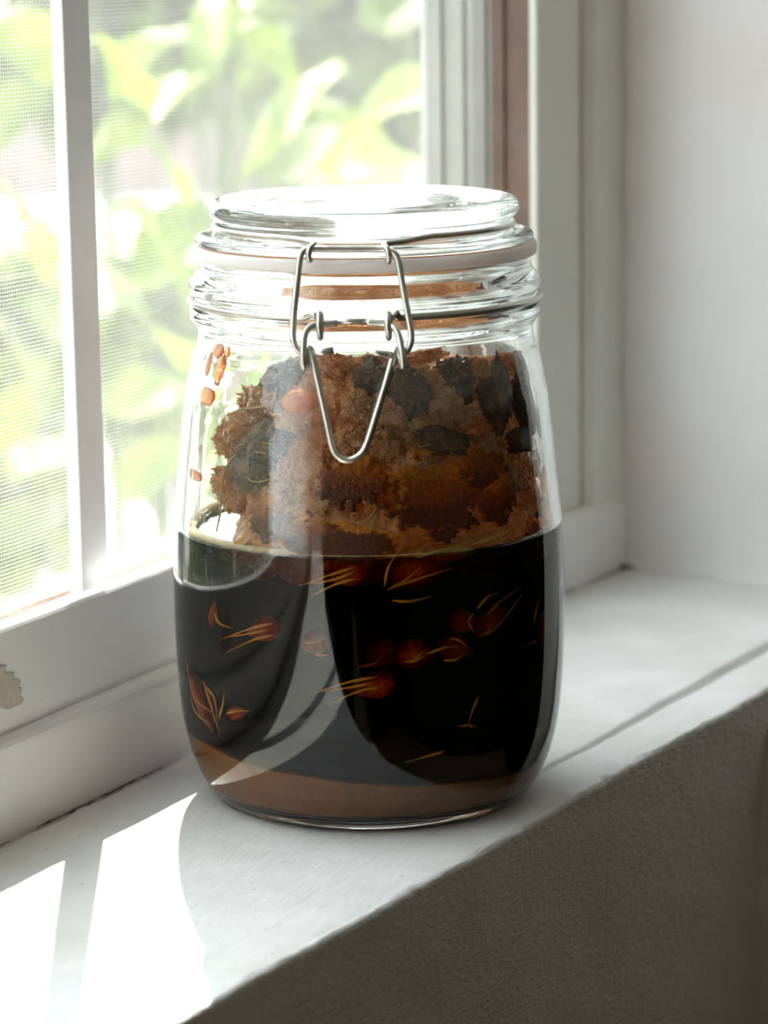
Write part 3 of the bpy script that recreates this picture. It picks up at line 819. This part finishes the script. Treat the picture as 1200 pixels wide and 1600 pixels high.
lump(768, 625, 0.0020, 26, 58, M['chunk'], 'tall dark fruit slab near the right side of the pulp', group=G1, seed=4)
lump(806, 572, 0.0035, 26, 24, M['chunk'], 'dark chunk at the top right corner of the pulp', group=G1, seed=5)
lump(812, 640, 0.0015, 26, 50, M['chunk'], 'dark chunk against the right glass wall', group=G1, seed=6)
lump(672, 690, 0.0015, 66, 22, M['chunk'], 'wide flat brown rind above the amber patch', group=G1, seed=7, tilt=0.15)
lump(800, 690, 0.0020, 44, 20, M['chunk'], 'low dark rind at the right above the syrup', group=G1, seed=8, tilt=-0.1)
lump(430, 690, 0.0030, 52, 26, M['chunk'], 'dark curled rind on the left side of the pulp', group=G1, seed=9, tilt=-0.25)
lump(400, 735, 0.0030, 34, 40, M['chunk'], 'shadowed brown chunk low on the left of the pulp', group=G1, seed=10)
lump(455, 590, 0.0060, 46, 26, M['chunk'], 'dark rind on the upper left slope of the pulp', group=G1, seed=11, tilt=-0.5)
lump(470, 629, 0.0012, 25, 19, M['amber'], 'glowing orange fruit piece left of the V lever', 'fruit piece', 'fruit_piece', seed=12, amp=0.1, tilt=-0.15)
# sugar-crusted lumps that nothing tells apart
M['crust'] = wet('sugar_crust', (0.38, 0.13, 0.04), (0.82, 0.41, 0.17), (0.96, 0.74, 0.46), 0.5, 0.25, 260, 1.0)
LUMPL = ['long orange sugar crust along the top right of the pulp', 'crumbly crust beside the top right chunk', 'bright crumbly lump right of the lever tip', 'lower bright lump next to the grey chunk', 'sugary lump between the two dark chunks',
         'lump under the grey-brown chunk', 'lump framed high inside the V lever', 'lump framed low inside the V lever', 'lump at the right foot of the V lever', 'pale lump on the left shoulder of the pulp', 'leftmost pale lump of the pulp',
         'ridge of sugar under the orange fruit piece', 'lump below and left of the V lever', 'small lump beside the froth streak', 'lump between the two left amber patches', 'lowest lump at the left above the foam', 'crust under the left clasp eye', 'crust under the clasp cross bar',
         'tall lump at the right glass wall', 'lump above the right syrup drops', 'flat lump along the top of the amber patch', 'brown lump right of the wide rind', 'lump on the upper left slope behind the orange piece', 'crust at the neck behind the right clasp arm']
LUMPS = []
k = 0
for (px, py, w, h, din) in [(725, 575, 44, 15, 0.0035), (770, 572, 40, 14, 0.004), (690, 640, 24, 30, 0.001), (720, 655, 22, 20, 0.0008), (660, 600, 26, 22, 0.002), (610, 650, 30, 24, 0.0015),
                            (560, 640, 24, 26, 0.002), (550, 690, 26, 20, 0.0015), (600, 700, 30, 22, 0.001), (390, 660, 34, 20, 0.0035), (365, 690, 20, 30, 0.004), (470, 665, 40, 16, 0.002),
                            (500, 740, 34, 30, 0.0012), (440, 780, 26, 22, 0.0015), (500, 790, 30, 22, 0.001), (365, 770, 22, 34, 0.004), (520, 570, 40, 20, 0.005), (590, 565, 40, 16, 0.005),
                            (840, 660, 16, 40, 0.0015), (790, 745, 30, 20, 0.0012), (655, 740, 40, 18, 0.001), (745, 700, 40, 20, 0.002), (420, 625, 40, 18, 0.005), (650, 560, 36, 14, 0.006)]:
    k += 1
    lo_ = lump(px, py, din, w, h, M['crust'], LUMPL[k - 1], 'pulp lump', 'sugar_lump', 'sugar-crusted pulp lumps', seed=20 + k, amp=0.50, tilt=0.3 * math.sin(k * 2.3))
    LUMPS.append(lo_)

def multi(name, pieces, mat, parent=None, smooth=True):
    V = []; F = []
    for vs, fs in pieces:
        n = len(V); V += list(vs); F += [tuple(i + n for i in f) for f in fs]
    return new_obj(name, V, F, mat, parent, smooth)

# sugar grains strewn over the pulp
def grains():
    pieces = []
    cand = [v for v in pulp.data.vertices if v.co.z > 0.083]
    random.shuffle(cand); cand = cand[:26000]
    for o_ in LUMPS:
        c_ = [v for v in o_.data.vertices]; random.shuffle(c_); cand += c_[:700]
    random.shuffle(cand)
    for v in cand:
        if len(pieces) > 11000: break
        nrm = v.normal
        if fbm(v.co * 70 + Vector((4, 1, 0)), 2) < 0.02: continue
        if nrm.x * ITW[0] + nrm.y * ITW[1] < -0.2 and nrm.z < 0.5: continue
        s = random.uniform(0.00016, 0.00055)
        p = v.co + nrm * s * 0.5
        if math.hypot(p.x, p.y) > inner_r(p.z) - 0.0007: continue
        Rq = Matrix.Rotation(random.uniform(0, 6.28), 3, Vector((random.random() - .5, random.random() - .5, random.random() - .5)).normalized())
        base = [(1, 0, 0), (-1, 0, 0), (0, 1, 0), (0, -1, 0), (0, 0, 1), (0, 0, -1)]
        vs = [p + Rq @ (Vector(b) * s * random.uniform(0.7, 1.2)) for b in base]
        fs = [(0, 2, 4), (2, 1, 4), (1, 3, 4), (3, 0, 4), (2, 0, 5), (1, 2, 5), (3, 1, 5), (0, 3, 5)]
        pieces.append((vs, fs))
    o = multi('sugar_grains', pieces, M['crumb'], pulp, False)
    o['kind'] = 'stuff'
    o.cycles.is_caustics_receiver = True
grains()

# fibres lying on the pulp
for pts in ([(455, 830), (462, 790), (478, 765), (500, 745)], [(350, 770), (362, 725), (385, 705), (420, 708)], [(380, 735), (400, 752), (425, 748), (435, 735)], [(345, 830), (352, 790), (350, 760)],
            [(590, 790), (574, 812), (555, 815), (548, 800)], [(570, 800), (580, 775), (592, 760)], [(672, 662), (700, 665), (730, 685), (745, 712)], [(700, 710), (712, 697), (732, 690)], [(628, 700), (660, 697), (678, 690)],
            [(705, 850), (750, 835), (785, 822)], [(575, 870), (578, 830), (588, 800)], [(372, 700), (395, 690), (430, 694)], [(540, 790), (552, 770), (575, 757)], [(355, 655), (380, 640), (425, 632), (440, 600)]):
    path = catmull([on_wall(x, y, 0.0011) for x, y in pts], 6)
    tube('fibre', path, [0.00022 * (1 - 0.6 * abs(2 * i / (len(path) - 1) - 1)) + 0.00006 for i in range(len(path))], M['fibre'], pulp, 6)

# foam line where the syrup meets the glass
def foam():
    vs = []; fs = []; n = 360; m = 8
    for i in range(n):
        th = 2 * math.pi * i / n
        a = (0.0009 + 0.0003 * fbm((math.cos(th) * 9, math.sin(th) * 9, 1), 3)) * min(1.0, max(0.12, (-(math.cos(th) * IRT[0] + math.sin(th) * IRT[1]) - 0.34) / 0.10))
        for j in range(m):
            f = 2 * math.pi * j / m
            r = inner_r(LEVEL) - 0.0003 - a * 1.6 + a * 1.6 * math.cos(f) + 0.00008 * noise.noise(Vector((th * 130, j * 3, 0)))
            z = LEVEL + 0.0008 + a * 1.0 * math.sin(f) + 0.00012 * noise.noise(Vector((th * 160, j, 5)))
            vs.append((r * math.cos(th), r * math.sin(th), z))
    for i in range(n):
        for j in range(m):
            fs.append((i * m + j, ((i + 1) % n) * m + j, ((i + 1) % n) * m + (j + 1) % m, i * m + (j + 1) % m))
    o = new_obj('foam_ring', vs, fs, M['foam'], None)
    tag(o, 'thin tan line of foam where the dark syrup meets the glass', 'foam', kind='stuff')
    o.cycles.is_caustics_receiver = True
foam()
# bubbles clinging to the left of the pulp
pieces = []
bm = bmesh.new(); bmesh.ops.create_icosphere(bm, subdivisions=1, radius=1.0)
SV = [v.co.copy() for v in bm.verts]; SF = [tuple(v.index for v in f.verts) for f in bm.faces]; bm.free()
for _ in range(300):
    t = random.random()
    x = np.interp(t, [0, 0.35, 0.7, 1], [500, 462, 438, 430]) + random.gauss(0, 9 + 14 * t)
    y = np.interp(t, [0, 0.35, 0.7, 1], [665, 705, 752, 770]) + random.gauss(0, 12)
    p = on_wall(x, y, random.uniform(0.0007, 0.0012)); r = random.uniform(0.00010, 0.00030)
    pieces.append(([Vector(p) + v * r for v in SV], SF))
o = multi('froth', pieces, M['crumb'], pulp); o['kind'] = 'stuff'

# fruit eyes with spiky bracts, hanging in the syrup close to the glass
def pod_mesh(c, ax, L, W, seed):
    """teardrop with lengthwise ridges, blunt at c, pointed towards ax"""
    ax = np.array(ax) / np.linalg.norm(ax)
    u = np.cross(ax, [ITW[0], ITW[1], 0.2]); u /= np.linalg.norm(u); w = np.cross(ax, u)
    vs = []; fs = []; n, m = 18, 14
    for i in range(n + 1):
        t = i / n
        r = W * (math.sin(math.pi * min(1.0, t * 0.92 + 0.06)) ** 0.75) * (1 - 0.45 * t)
        for j in range(m):
            a = 2 * math.pi * j / m
            rr_ = r * (1 + 0.10 * math.sin(5 * a + seed) + 0.12 * noise.noise(Vector((t * 3, math.cos(a) * 2, seed))))
            vs.append(np.array(c) + ax * (t - 0.4) * L + rr_ * (math.cos(a) * u + 0.75 * math.sin(a) * w))
    for i in range(n):
        for j in range(m):
            fs.append((i * m + j, i * m + (j + 1) % m, (i + 1) * m + (j + 1) % m, (i + 1) * m + j))
    fs.append(tuple(range(m))[::-1]); fs.append(tuple(n * m + j for j in range(m)))
    return vs, fs
def clampin(vs, gap):
    out_ = []
    for p in vs:
        p = np.array(p, float); rr_ = math.hypot(p[0], p[1]); lim = inner_r(p[2]) - gap
        if rr_ > lim: p[0] *= lim / rr_; p[1] *= lim / rr_
        out_.append(p)
    return out_
def blade(pts, gap, wmax):
    P = catmull([on_wall(x, y, gap) for x, y in pts], 5)
    n = len(P)
    return tube_mesh(P, [wmax * (1 - i / (n - 1)) ** 0.8 * min(1.0, 0.15 + 3.5 * i / (n - 1)) + 0.00004 for i in range(n)], 6)
def fruit_eye(label, pod, spikes, din, group='spiky fruit eyes in the syrup', seed=0):
    """pod: (x, y, dir_x, dir_y, length, halfwidth) in pixels or None; spikes: pixel polylines from base to tip"""
    k = 0.75 / FPX
    root = None
    if pod:
        x, y, dx, dy, L, W = pod
        c = on_wall(x, y, din + 0.6 * W * k)
        e = on_wall(x + dx * 30, y + dy * 30, din + 0.6 * W * k)
        vs, fs = pod_mesh((0, 0, 0), e - c, L * k, W * k, seed)
        root = empty('fruit_eye', tuple(c))
        vs = [np.array(v) - c for v in clampin([np.array(v) + c for v in vs], din * 0.6)]
        po_ = new_obj('pod', vs, fs, M['pod'], root)
        at_ = po_.data.attributes.new('along', 'FLOAT', 'POINT')
        at_.data.foreach_set('value', [min(0.8, 0.75 * (q // 14) / 18 + 0.12 * noise.noise(Vector((q % 14 * 1.3, seed, 0)))) for q in range(len(vs))])
    else:
        root = empty('fruit_eye', tuple(on_wall(*spikes[0][0], din)))
    c = np.array(root.location)
    for sp in spikes:
        vs, fs = blade(sp, din * 0.75, 0.00058)
        new_obj('spike', [np.array(v) - c for v in vs], fs, M['spike'], root)
    tag(root, label, 'fruit eye', group)
    return root
fruit_eye('fruit eye with yellow spikes pointing left, just below the foam line', (550, 893, -1, 0.15, 70, 26), [[(556, 885), (520, 896), (470, 914)], [(552, 893), (520, 905), (466, 913)], [(556, 903), (525, 912), (488, 930)]], 0.0010, seed=1)
fruit_eye('fruit eye with yellow spikes pointing left, left of the jar middle', (425, 980, -1, 0.2, 66, 24), [[(430, 972), (398, 980), (352, 998)], [(424, 982), (396, 988), (358, 994)], [(432, 990), (402, 998), (362, 1017)]], 0.0011, seed=2)
fruit_eye('fruit eye with yellow spikes pointing left, below the jar middle', (590, 1066, -1, 0.2, 76, 27), [[(590, 1055), (548, 1063), (488, 1082)], [(584, 1064), (545, 1072), (500, 1078)], [(596, 1072), (560, 1078), (514, 1098)]], 0.0010, seed=3)
fruit_eye('small round yellow fruit eye near the jar middle', (495, 1000, 0.6, 0.4, 44, 24), [[(480, 1003), (500, 1000), (512, 992)], [(492, 1020), (508, 1022), (520, 1020)]], 0.0013, seed=4)
fruit_eye('fruit eye with long upright yellow spikes at the lower left glass', (335, 1085, 0.3, 1, 100, 26), [[(345, 1112), (318, 1085), (307, 1030)], [(340, 1128), (320, 1110), (312, 1080)], [(330, 1060), (342, 1105), (355, 1150)], [(334, 1070), (346, 1090), (350, 1130)], [(352, 1120), (357, 1100), (359, 1076)]], 0.0009, seed=5)
fruit_eye('small orange bract beside the lower left spikes', (378, 1110, 1, -0.15, 44, 15), [[(362, 1112), (380, 1108), (398, 1108)]], 0.0009, seed=6)
fruit_eye('large fruit eye with crossed yellow spikes under the amber patch', (640, 885, 1, -0.1, 100, 44), [[(605, 920), (632, 905), (660, 880)], [(608, 918), (660, 900), (712, 884)], [(612, 937), (640, 938), (672, 930)], [(600, 915), (606, 885), (618, 866)]], 0.0011, seed=7)
fruit_eye('rust-coloured bract with a pale streak right below the amber patch', (690, 862, 1, -0.1, 90, 18), [[(650, 870), (690, 858), (722, 855)], [(735, 850), (770, 838), (800, 820)]], 0.0011, seed=8)
fruit_eye('plump amber fruit eye with yellow tip at the jar middle', (640, 1018, 1, 0.1, 62, 30), [[(640, 1035), (652, 1022), (664, 1012)], [(630, 1032), (648, 1030), (662, 1022)], [(664, 1020), (690, 1010), (712, 1008)]], 0.0009, seed=9)
fruit_eye('amber fruit eye with a yellow rim right of the jar middle', (702, 1010, 1, 0.1, 60, 28), [[(690, 1030), (708, 1028), (724, 1018)], [(700, 995), (716, 1000), (726, 1010)]], 0.0009, seed=10)
fruit_eye('round orange fruit eye above the amber pair', (712, 968, 1, -0.1, 48, 26), [[(735, 985), (728, 970), (736, 955)]], 0.0010, seed=11)
fruit_eye('orange fruit eye with long spikes pointing to the upper right', (750, 970, 0.7, -0.6, 70, 24), [[(745, 992), (772, 975), (808, 925)], [(752, 962), (775, 938), (806, 914)], [(740, 950), (755, 932), (770, 925)]], 0.0010, seed=12)
fruit_eye('dim fruit eye with a thin spike close to the right glass', (826, 985, 0.1, -1, 54, 16), [[(822, 975), (826, 950), (832, 928)], [(826, 1000), (820, 1002), (812, 1008)]], 0.0012, seed=13)
fruit_eye('faint thin forked spike low on the right side', None, [[(742, 1085), (734, 1105), (726, 1130)], [(726, 1130), (718, 1131), (708, 1131)], [(726, 1128), (732, 1132), (740, 1131)]], 0.0010, seed=14)
fruit_eye('single yellow spike lying low near the jar bottom', None, [[(692, 1170), (665, 1178), (633, 1188)]], 0.0008, seed=15)
fruit_eye('reddish curled bract high on the left below the foam', (346, 962, 0.1, -1, 46, 12), [[(345, 955), (352, 972), (372, 980)]], 0.0010, seed=16)
fruit_eye('dim red fruit eye left of the amber pair', (595, 1015, 1, 0.3, 60, 34), [[(560, 1040), (590, 1030), (600, 1000)]], 0.0030, seed=17)

# brown layer lining the rounded foot of the jar
def brown_layer():
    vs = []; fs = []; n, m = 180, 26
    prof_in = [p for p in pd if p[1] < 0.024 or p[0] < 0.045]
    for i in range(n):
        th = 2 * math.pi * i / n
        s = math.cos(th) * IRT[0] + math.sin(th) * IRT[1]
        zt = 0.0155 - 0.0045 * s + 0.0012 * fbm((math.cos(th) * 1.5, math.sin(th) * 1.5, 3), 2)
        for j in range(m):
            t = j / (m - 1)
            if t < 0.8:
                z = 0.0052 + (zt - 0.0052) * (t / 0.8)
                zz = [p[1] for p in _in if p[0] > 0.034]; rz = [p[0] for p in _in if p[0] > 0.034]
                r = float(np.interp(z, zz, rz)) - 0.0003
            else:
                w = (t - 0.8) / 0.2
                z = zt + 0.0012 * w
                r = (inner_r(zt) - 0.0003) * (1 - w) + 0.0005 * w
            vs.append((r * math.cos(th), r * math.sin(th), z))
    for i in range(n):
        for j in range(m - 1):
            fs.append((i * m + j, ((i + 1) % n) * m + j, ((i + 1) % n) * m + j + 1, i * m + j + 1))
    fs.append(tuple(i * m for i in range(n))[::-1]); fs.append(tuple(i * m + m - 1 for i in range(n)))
    o = fix_normals(new_obj('brown_layer', vs, fs, M['brown_layer']))
    tag(o, 'pale brown layer at the bottom of the jar', 'brown_layer', kind='stuff')
brown_layer()

M['amber_film'] = glass('amber_film', 1.38, (1, 1, 1), 0.4, (0.985, 0.66, 0.03), 2300.0)
# syrup smears and drops on the inside of the glass
def smear(px, py, w, h, label, seed, mat='amber_film', tilt=0.0, thick=0.0007, name='syrup_smear', cat='syrup smear', group='syrup smears on the left glass', amp=0.5):
    p = on_wall(px, py, 0.0002); k = np.linalg.norm(p - CAM) / FPX
    n_ = np.array([p[0], p[1], 0]); n_ /= np.linalg.norm(n_)
    t_ = np.array([-n_[1], n_[0], 0]); fore = max(0.35, abs(t_ @ RT0))
    bm = bmesh.new(); bmesh.ops.create_icosphere(bm, subdivisions=3, radius=1.0)
    vs = []
    ca, sa = math.cos(tilt), math.sin(tilt)
    for v in bm.verts:
        q = v.co; kk = 1 + amp * fbm(q * 1.6 + Vector((seed * 2.2, seed, 0)), 3)
        a, b = q.x * w * k * kk / fore, q.z * h * k * kk
        a, b = a * ca - b * sa, a * sa + b * ca
        th = math.atan2(p[1], p[0]) + a / math.hypot(p[0], p[1])
        z = p[2] + b; r = inner_r(z) - 0.00008 - thick * 0.5 * (1 - q.y * (1 if True else 0)) * 1.0
        vs.append((r * math.cos(th), r * math.sin(th), z))
    fs = [tuple(v.index for v in f.verts) for f in bm.faces]; bm.free()
    o = fix_normals(new_obj(name, vs, fs, M[mat]))
    tag(o, label, cat, group)
    return o
smear(350, 548, 9, 12, 'ragged orange syrup splash high on the left glass', 1)
smear(364, 552, 4, 12, 'narrow orange drip beside the high splash', 2)
smear(352, 580, 7, 20, 'long orange drip below the high splash', 3)
smear(336, 572, 3, 16, 'thin dark orange drip nearest the left glass edge', 4)
smear(332, 620, 13, 14, 'square orange syrup smear halfway up the left glass', 5, amp=0.3)
smear(312, 742, 12, 9, 'small orange syrup spot above the foam at left', 6, amp=0.3)
smear(300, 602, 3, 8, 'tiny brown drop at the left glass edge', 7)
smear(297, 700, 3, 8, 'tiny clear drop low at the left glass edge', 8, mat='crumb')
M['drop'] = glass('syrup_drop', 1.38, (0.97, 0.90, 0.80), 0.0, (0.9, 0.6, 0.2), 250.0)
GR = 'syrup drops on the right glass'
for (px, py, w, h, lab, sd, mt) in [(838, 592, 8, 28, 'dark brown smear high on the right glass', 11, 'smear_brown'), (836, 660, 9, 24, 'brown syrup smear halfway up the right glass', 12, 'smear_brown'), (856, 715, 9, 14, 'brown speck among the clear drops at right', 13, 'smear_brown'),
                                    (848, 750, 11, 26, 'large clear syrup drop right of the pulp', 14, 'drop'), (864, 770, 7, 40, 'long clear syrup run down the right glass', 15, 'drop'), (846, 800, 16, 22, 'broad rounded drop touching the syrup line at right', 16, 'drop'),
                                    (870, 720, 5, 40, 'thin clear run at the right glass edge', 17, 'drop'), (862, 640, 6, 22, 'small clear drop high at the right edge', 18, 'drop'), (828, 732, 7, 14, 'amber bead of syrup at the right of the pulp', 19, 'amber')]:
    smear(px, py, w, h, lab, sd, mt, group=GR, name='syrup_drop' if mt == 'drop' else 'syrup_smear', cat='syrup drop' if mt == 'drop' else 'syrup smear', thick=0.0008 if mt == 'drop' else 0.0005, amp=0.3)
# syrup caught between lid flange and seal
vs = []; fs = []
for i in range(121):
    th = TH0 - 1.9 + 3.8 * i / 120
    w = 0.5 + 0.5 * fbm((th * 2.2, 4, 0), 3)
    r0, r1 = 0.0446 - 0.0030 * max(0.15, min(1, w + 0.3)), 0.0449
    for r, z in ((r0, 0.15352), (r1, 0.15352), (r1, 0.15366), (r0, 0.15366)):
        vs.append((r * math.cos(th), r * math.sin(th), z))
for i in range(120):
    for j in range(4):
        fs.append((i * 4 + j, i * 4 + (j + 1) % 4, i * 4 + 4 + (j + 1) % 4, i * 4 + 4 + j))
fs += [(0, 1, 2, 3), (483, 482, 481, 480)]
o = fix_normals(new_obj('syrup_film', vs, fs, M['amber'], jar)); tag(o, 'amber syrup caught under the lid')

# ------------------------------------------------------------------ outside, seen through the screen
o = box('ground_1', (-30, 0.6, -1.12), (60, 60, -1.05), M['paving'])
tag(o, 'sunlit pale paving outside the window', 'paving', kind='structure')
def leaf_mesh(base, tip, width, up, curl=0.15, fold=0.18, n=10, m=4):
    base = np.array(base, float); tip = np.array(tip, float)
    ax = tip - base; L = np.linalg.norm(ax); ax /= L
    side = np.cross(ax, up); side /= np.linalg.norm(side); nrm = np.cross(side, ax)
    vs = []; fs = []; th = 0.0012
    for i in range(n + 1):
        t = i / n
        w = width * (math.sin(math.pi * t ** 0.85) ** 0.8) * 0.5 + 0.0008
        for j in range(-m, m + 1):
            s = j / m
            vs.append(base + ax * L * t + side * w * s + nrm * (curl * L * (t - t * t) * 2 - curl * L * t * t + fold * w * abs(s) + 0.03 * L * math.sin(t * 9 + s * 2)))
    c = 2 * m + 1
    for i in range(n):
        for j in range(c - 1):
            fs.append((i * c + j, i * c + j + 1, (i + 1) * c + j + 1, (i + 1) * c + j))
    return vs, fs
def leaf_px(b, t, w, d0, d1, mat, parent, curl=0.15):
    B, T = at_depth(*b, d0), at_depth(*t, d1)
    k = (d0 + d1) / 2 / FPX
    o_ = np.array(parent.location) if parent else np.zeros(3)
    vs, fs = leaf_mesh(B, T, w * 1.35 * k, np.array([-0.45, -0.35, 0.8]), curl)
    return new_obj('leaf', [v - o_ for v in vs], fs, mat, parent)

plant = empty('broad_leaf_plant', (1.1, 0.75, -1.05))
tag(plant, 'broad-leaved green plant with upright stem close outside the window', 'plant')
pl0 = np.array(plant.location)
tube('stem', [v - pl0 for v in catmull([(1.1, 0.75, -1.05), at_depth(352, 700, 1.72), at_depth(350, 300, 1.70), at_depth(362, 60, 1.68), at_depth(372, -260, 1.66)], 6)], 0.0050, M['stem'], plant, 8)
for b, t, w, d0, d1, mt in [((372, -20), (300, 120), 60, 1.7, 1.6, 'leaf'), ((505, 275), (705, 95), 170, 1.6, 1.5, 'leaf'), ((520, 290), (720, 240), 120, 1.6, 1.7, 'leaf'), ((352, 130), (140, 195), 56, 1.7, 1.5, 'leaf'),
                            ((340, 60), (165, 110), 90, 1.75, 1.9, 'leaf_dark'), ((545, 110), (385, 225), 44, 1.6, 1.45, 'leaf'), ((420, 300), (560, 190), 110, 1.75, 1.8, 'leaf_dark'), ((360, 40), (470, 120), 70, 1.7, 1.7, 'leaf'),
                            ((560, 40), (690, -20), 120, 1.8, 1.8, 'leaf_dark'), ((190, 205), (330, 325), 18, 1.6, 1.7, 'leaf'), ((150, 60), (230, 200), 70, 1.5, 1.6, 'leaf'), ((-10, 20), (90, 120), 90, 1.5, 1.5, 'leaf'),
                            ((80, 130), (-30, 230), 70, 1.6, 1.6, 'leaf_dark'), ((-20, 290), (100, 420), 80, 1.5, 1.6, 'leaf'), ((180, 330), (330, 480), 110, 1.6, 1.7, 'leaf'), ((340, 330), (190, 430), 90, 1.7, 1.7, 'leaf'),
                            ((170, 480), (310, 560), 90, 1.7, 1.8, 'leaf'), ((-20, 520), (80, 580), 50, 1.5, 1.6, 'leaf_dark'), ((160, 640), (300, 600), 80, 1.8, 1.8, 'leaf'), ((90, 600), (-20, 700), 70, 1.6, 1.6, 'leaf'),
                            ((20, 760), (110, 660), 60, 1.6, 1.7, 'leaf'), ((290, 690), (180, 780), 70, 1.8, 1.8, 'leaf'), ((640, 330), (480, 130), 60, 2.0, 2.0, 'leaf'), ((-10, 860), (100, 780), 70, 1.7, 1.7, 'leaf_dark')]:
    leaf_px(b, t, w, d0, d1, M[mt], plant)

def bush(label, px, py, d, w, h, n, mat, seed, name='garden_bush'):
    """leafy bush standing on the paving: a branching trunk and a crown of separate leaves"""
    r_ = random.Random(seed)
    c = at_depth(px, py, d); k = d / FPX; W, H = w * k, h * k
    root = empty(name, (c[0], c[1], -1.05))
    o_ = np.array(root.location)
    for q in range(4):
        e = c + np.array([r_.uniform(-.5, .5) * W, r_.uniform(-.5, .5) * W, r_.uniform(-.3, .5) * H])
        tube('stem', [v - o_ for v in catmull([(c[0], c[1], -1.05), (c[0] + (e[0] - c[0]) * .3, c[1] + (e[1] - c[1]) * .3, (e[2] - 1.05) / 2), e], 5)], 0.006 * d / 3, M['stem'], root, 6)
    pieces = []
    for q in range(n):
        v = np.array([r_.gauss(0, 1), r_.gauss(0, 1), r_.gauss(0, 1)]); v /= np.linalg.norm(v); v *= r_.random() ** 0.4
        p = c + v * np.array([W, W, H]); dr = v * 0.6 + np.array([r_.uniform(-1, 1), r_.uniform(-1, 1), r_.uniform(-1, .5)]); dr /= np.linalg.norm(dr)
        L = r_.uniform(.6, 1.2) * 0.075 * d / 2.5
        pieces.append(([x - o_ for x in leaf_mesh(p, p + dr * L, L * .55, np.array([r_.uniform(-.5, .5), r_.uniform(-.5, .5), 1.0]), n=5, m=1)[0]], leaf_mesh((0, 0, 0), (1, 0, 0), .5, np.array([0, 0, 1.0]), n=5, m=1)[1]))
    f = multi('foliage', pieces, mat, root); f['kind'] = 'stuff'
    tag(root, label, 'bush')
bush('dark leafy bush behind the broad-leaved plant at upper left', 170, 40, 3.9, 120, 100, 170, M['leaf_dark'], 3)
bush('dark leafy bush behind the big leaf at upper right', 560, 110, 3.4, 110, 150, 170, M['leaf_dark'], 4)
bush('light green bush low behind the right-hand pane', 255, 560, 3.2, 100, 170, 190, M['leaf'], 5)
bush('light green bush low behind the left-hand pane', 20, 640, 2.6, 70, 260, 200, M['leaf'], 6)
bush('far pale bush between the stems at the top', 420, 60, 5.5, 140, 60, 160, M['leaf'], 7)
bush('light green bush beyond the left end of the window', -330, 380, 3.0, 130, 300, 170, M['leaf'], 8)
bush('dark bush hidden from the picture by the window jamb', 900, 200, 4.4, 150, 200, 170, M['leaf_dark'], 9)
bush('tall light green bush rising above the picture', 330, -420, 4.2, 170, 130, 190, M['leaf'], 10)
def side_hedge(label, x, y, W, H, n, seed):  # unseen hedge added to cover bright sky mirrored in the jar
    r_ = random.Random(seed)
    root = empty('added_hedge', (x, y, -1.05)); pieces = []
    for q in range(n):
        p = np.array([r_.uniform(-W, W), r_.gauss(0, 0.18), H * r_.random() ** 0.8])
        dr = np.array([r_.uniform(-1, 1), r_.uniform(-1, .3), r_.uniform(-1, .6)]); dr /= np.linalg.norm(dr)
        L = r_.uniform(.18, .32)
        pieces.append((leaf_mesh(p, p + dr * L, L * .6, np.array([r_.uniform(-.5, .5), -1.0, r_.uniform(0, .8)]), n=4, m=1)[0], leaf_mesh((0, 0, 0), (1, 0, 0), .5, np.array([0, 0, 1.0]), n=4, m=1)[1]))
    f = multi('foliage', pieces, M['leaf_dark'], root); f['kind'] = 'stuff'
    for k in range(5):
        tube('trunk', [(-W * .8 + k * W * .4, 0, 0), (-W * .78 + k * W * .4, 0.03, H * .5), (-W * .8 + k * W * .4, 0, H * .9)], 0.03, M['stem'], root, 6)
    tag(root, label, 'hedge')
side_hedge('tall clipped hedge added out of view on the left to dim jar reflections', -1.6, 2.6, 2.3, 2.3, 1500, 31)
def low_wall():
    a, b = at_depth(-400, 230, 15.0), at_depth(900, 150, 15.0)
    o = box('garden_wall', (-6.0, -0.1, -1.05), (6.0, 0.1, -0.55), M['pinkwall'], bevel=0.01)
    c = at_depth(330, 200, 15.0)
    o.location = (c[0], c[1], 0); o.rotation_euler = (0, 0, math.atan2(RT0[1], RT0[0]) + 0.12)
    tag(o, 'low pinkish masonry wall far across the paving', 'garden wall')
low_wall()
for i, (px, lab) in enumerate([(60, 'far dark hedge shrub at the left behind the pink wall'), (300, 'far dark hedge shrub in the middle behind the pink wall'), (560, 'far dark hedge shrub at the right behind the pink wall')]):
    bush(lab, px, 40, 17.0 + 1.4 * (i % 2), 80, 130, 190, M['leaf_dark'], 11 + i, 'hedge_shrub')

for o in (body, lid):
    o.cycles.is_caustics_caster = True
for o in (pulp,):
    o.cycles.is_caustics_receiver = True
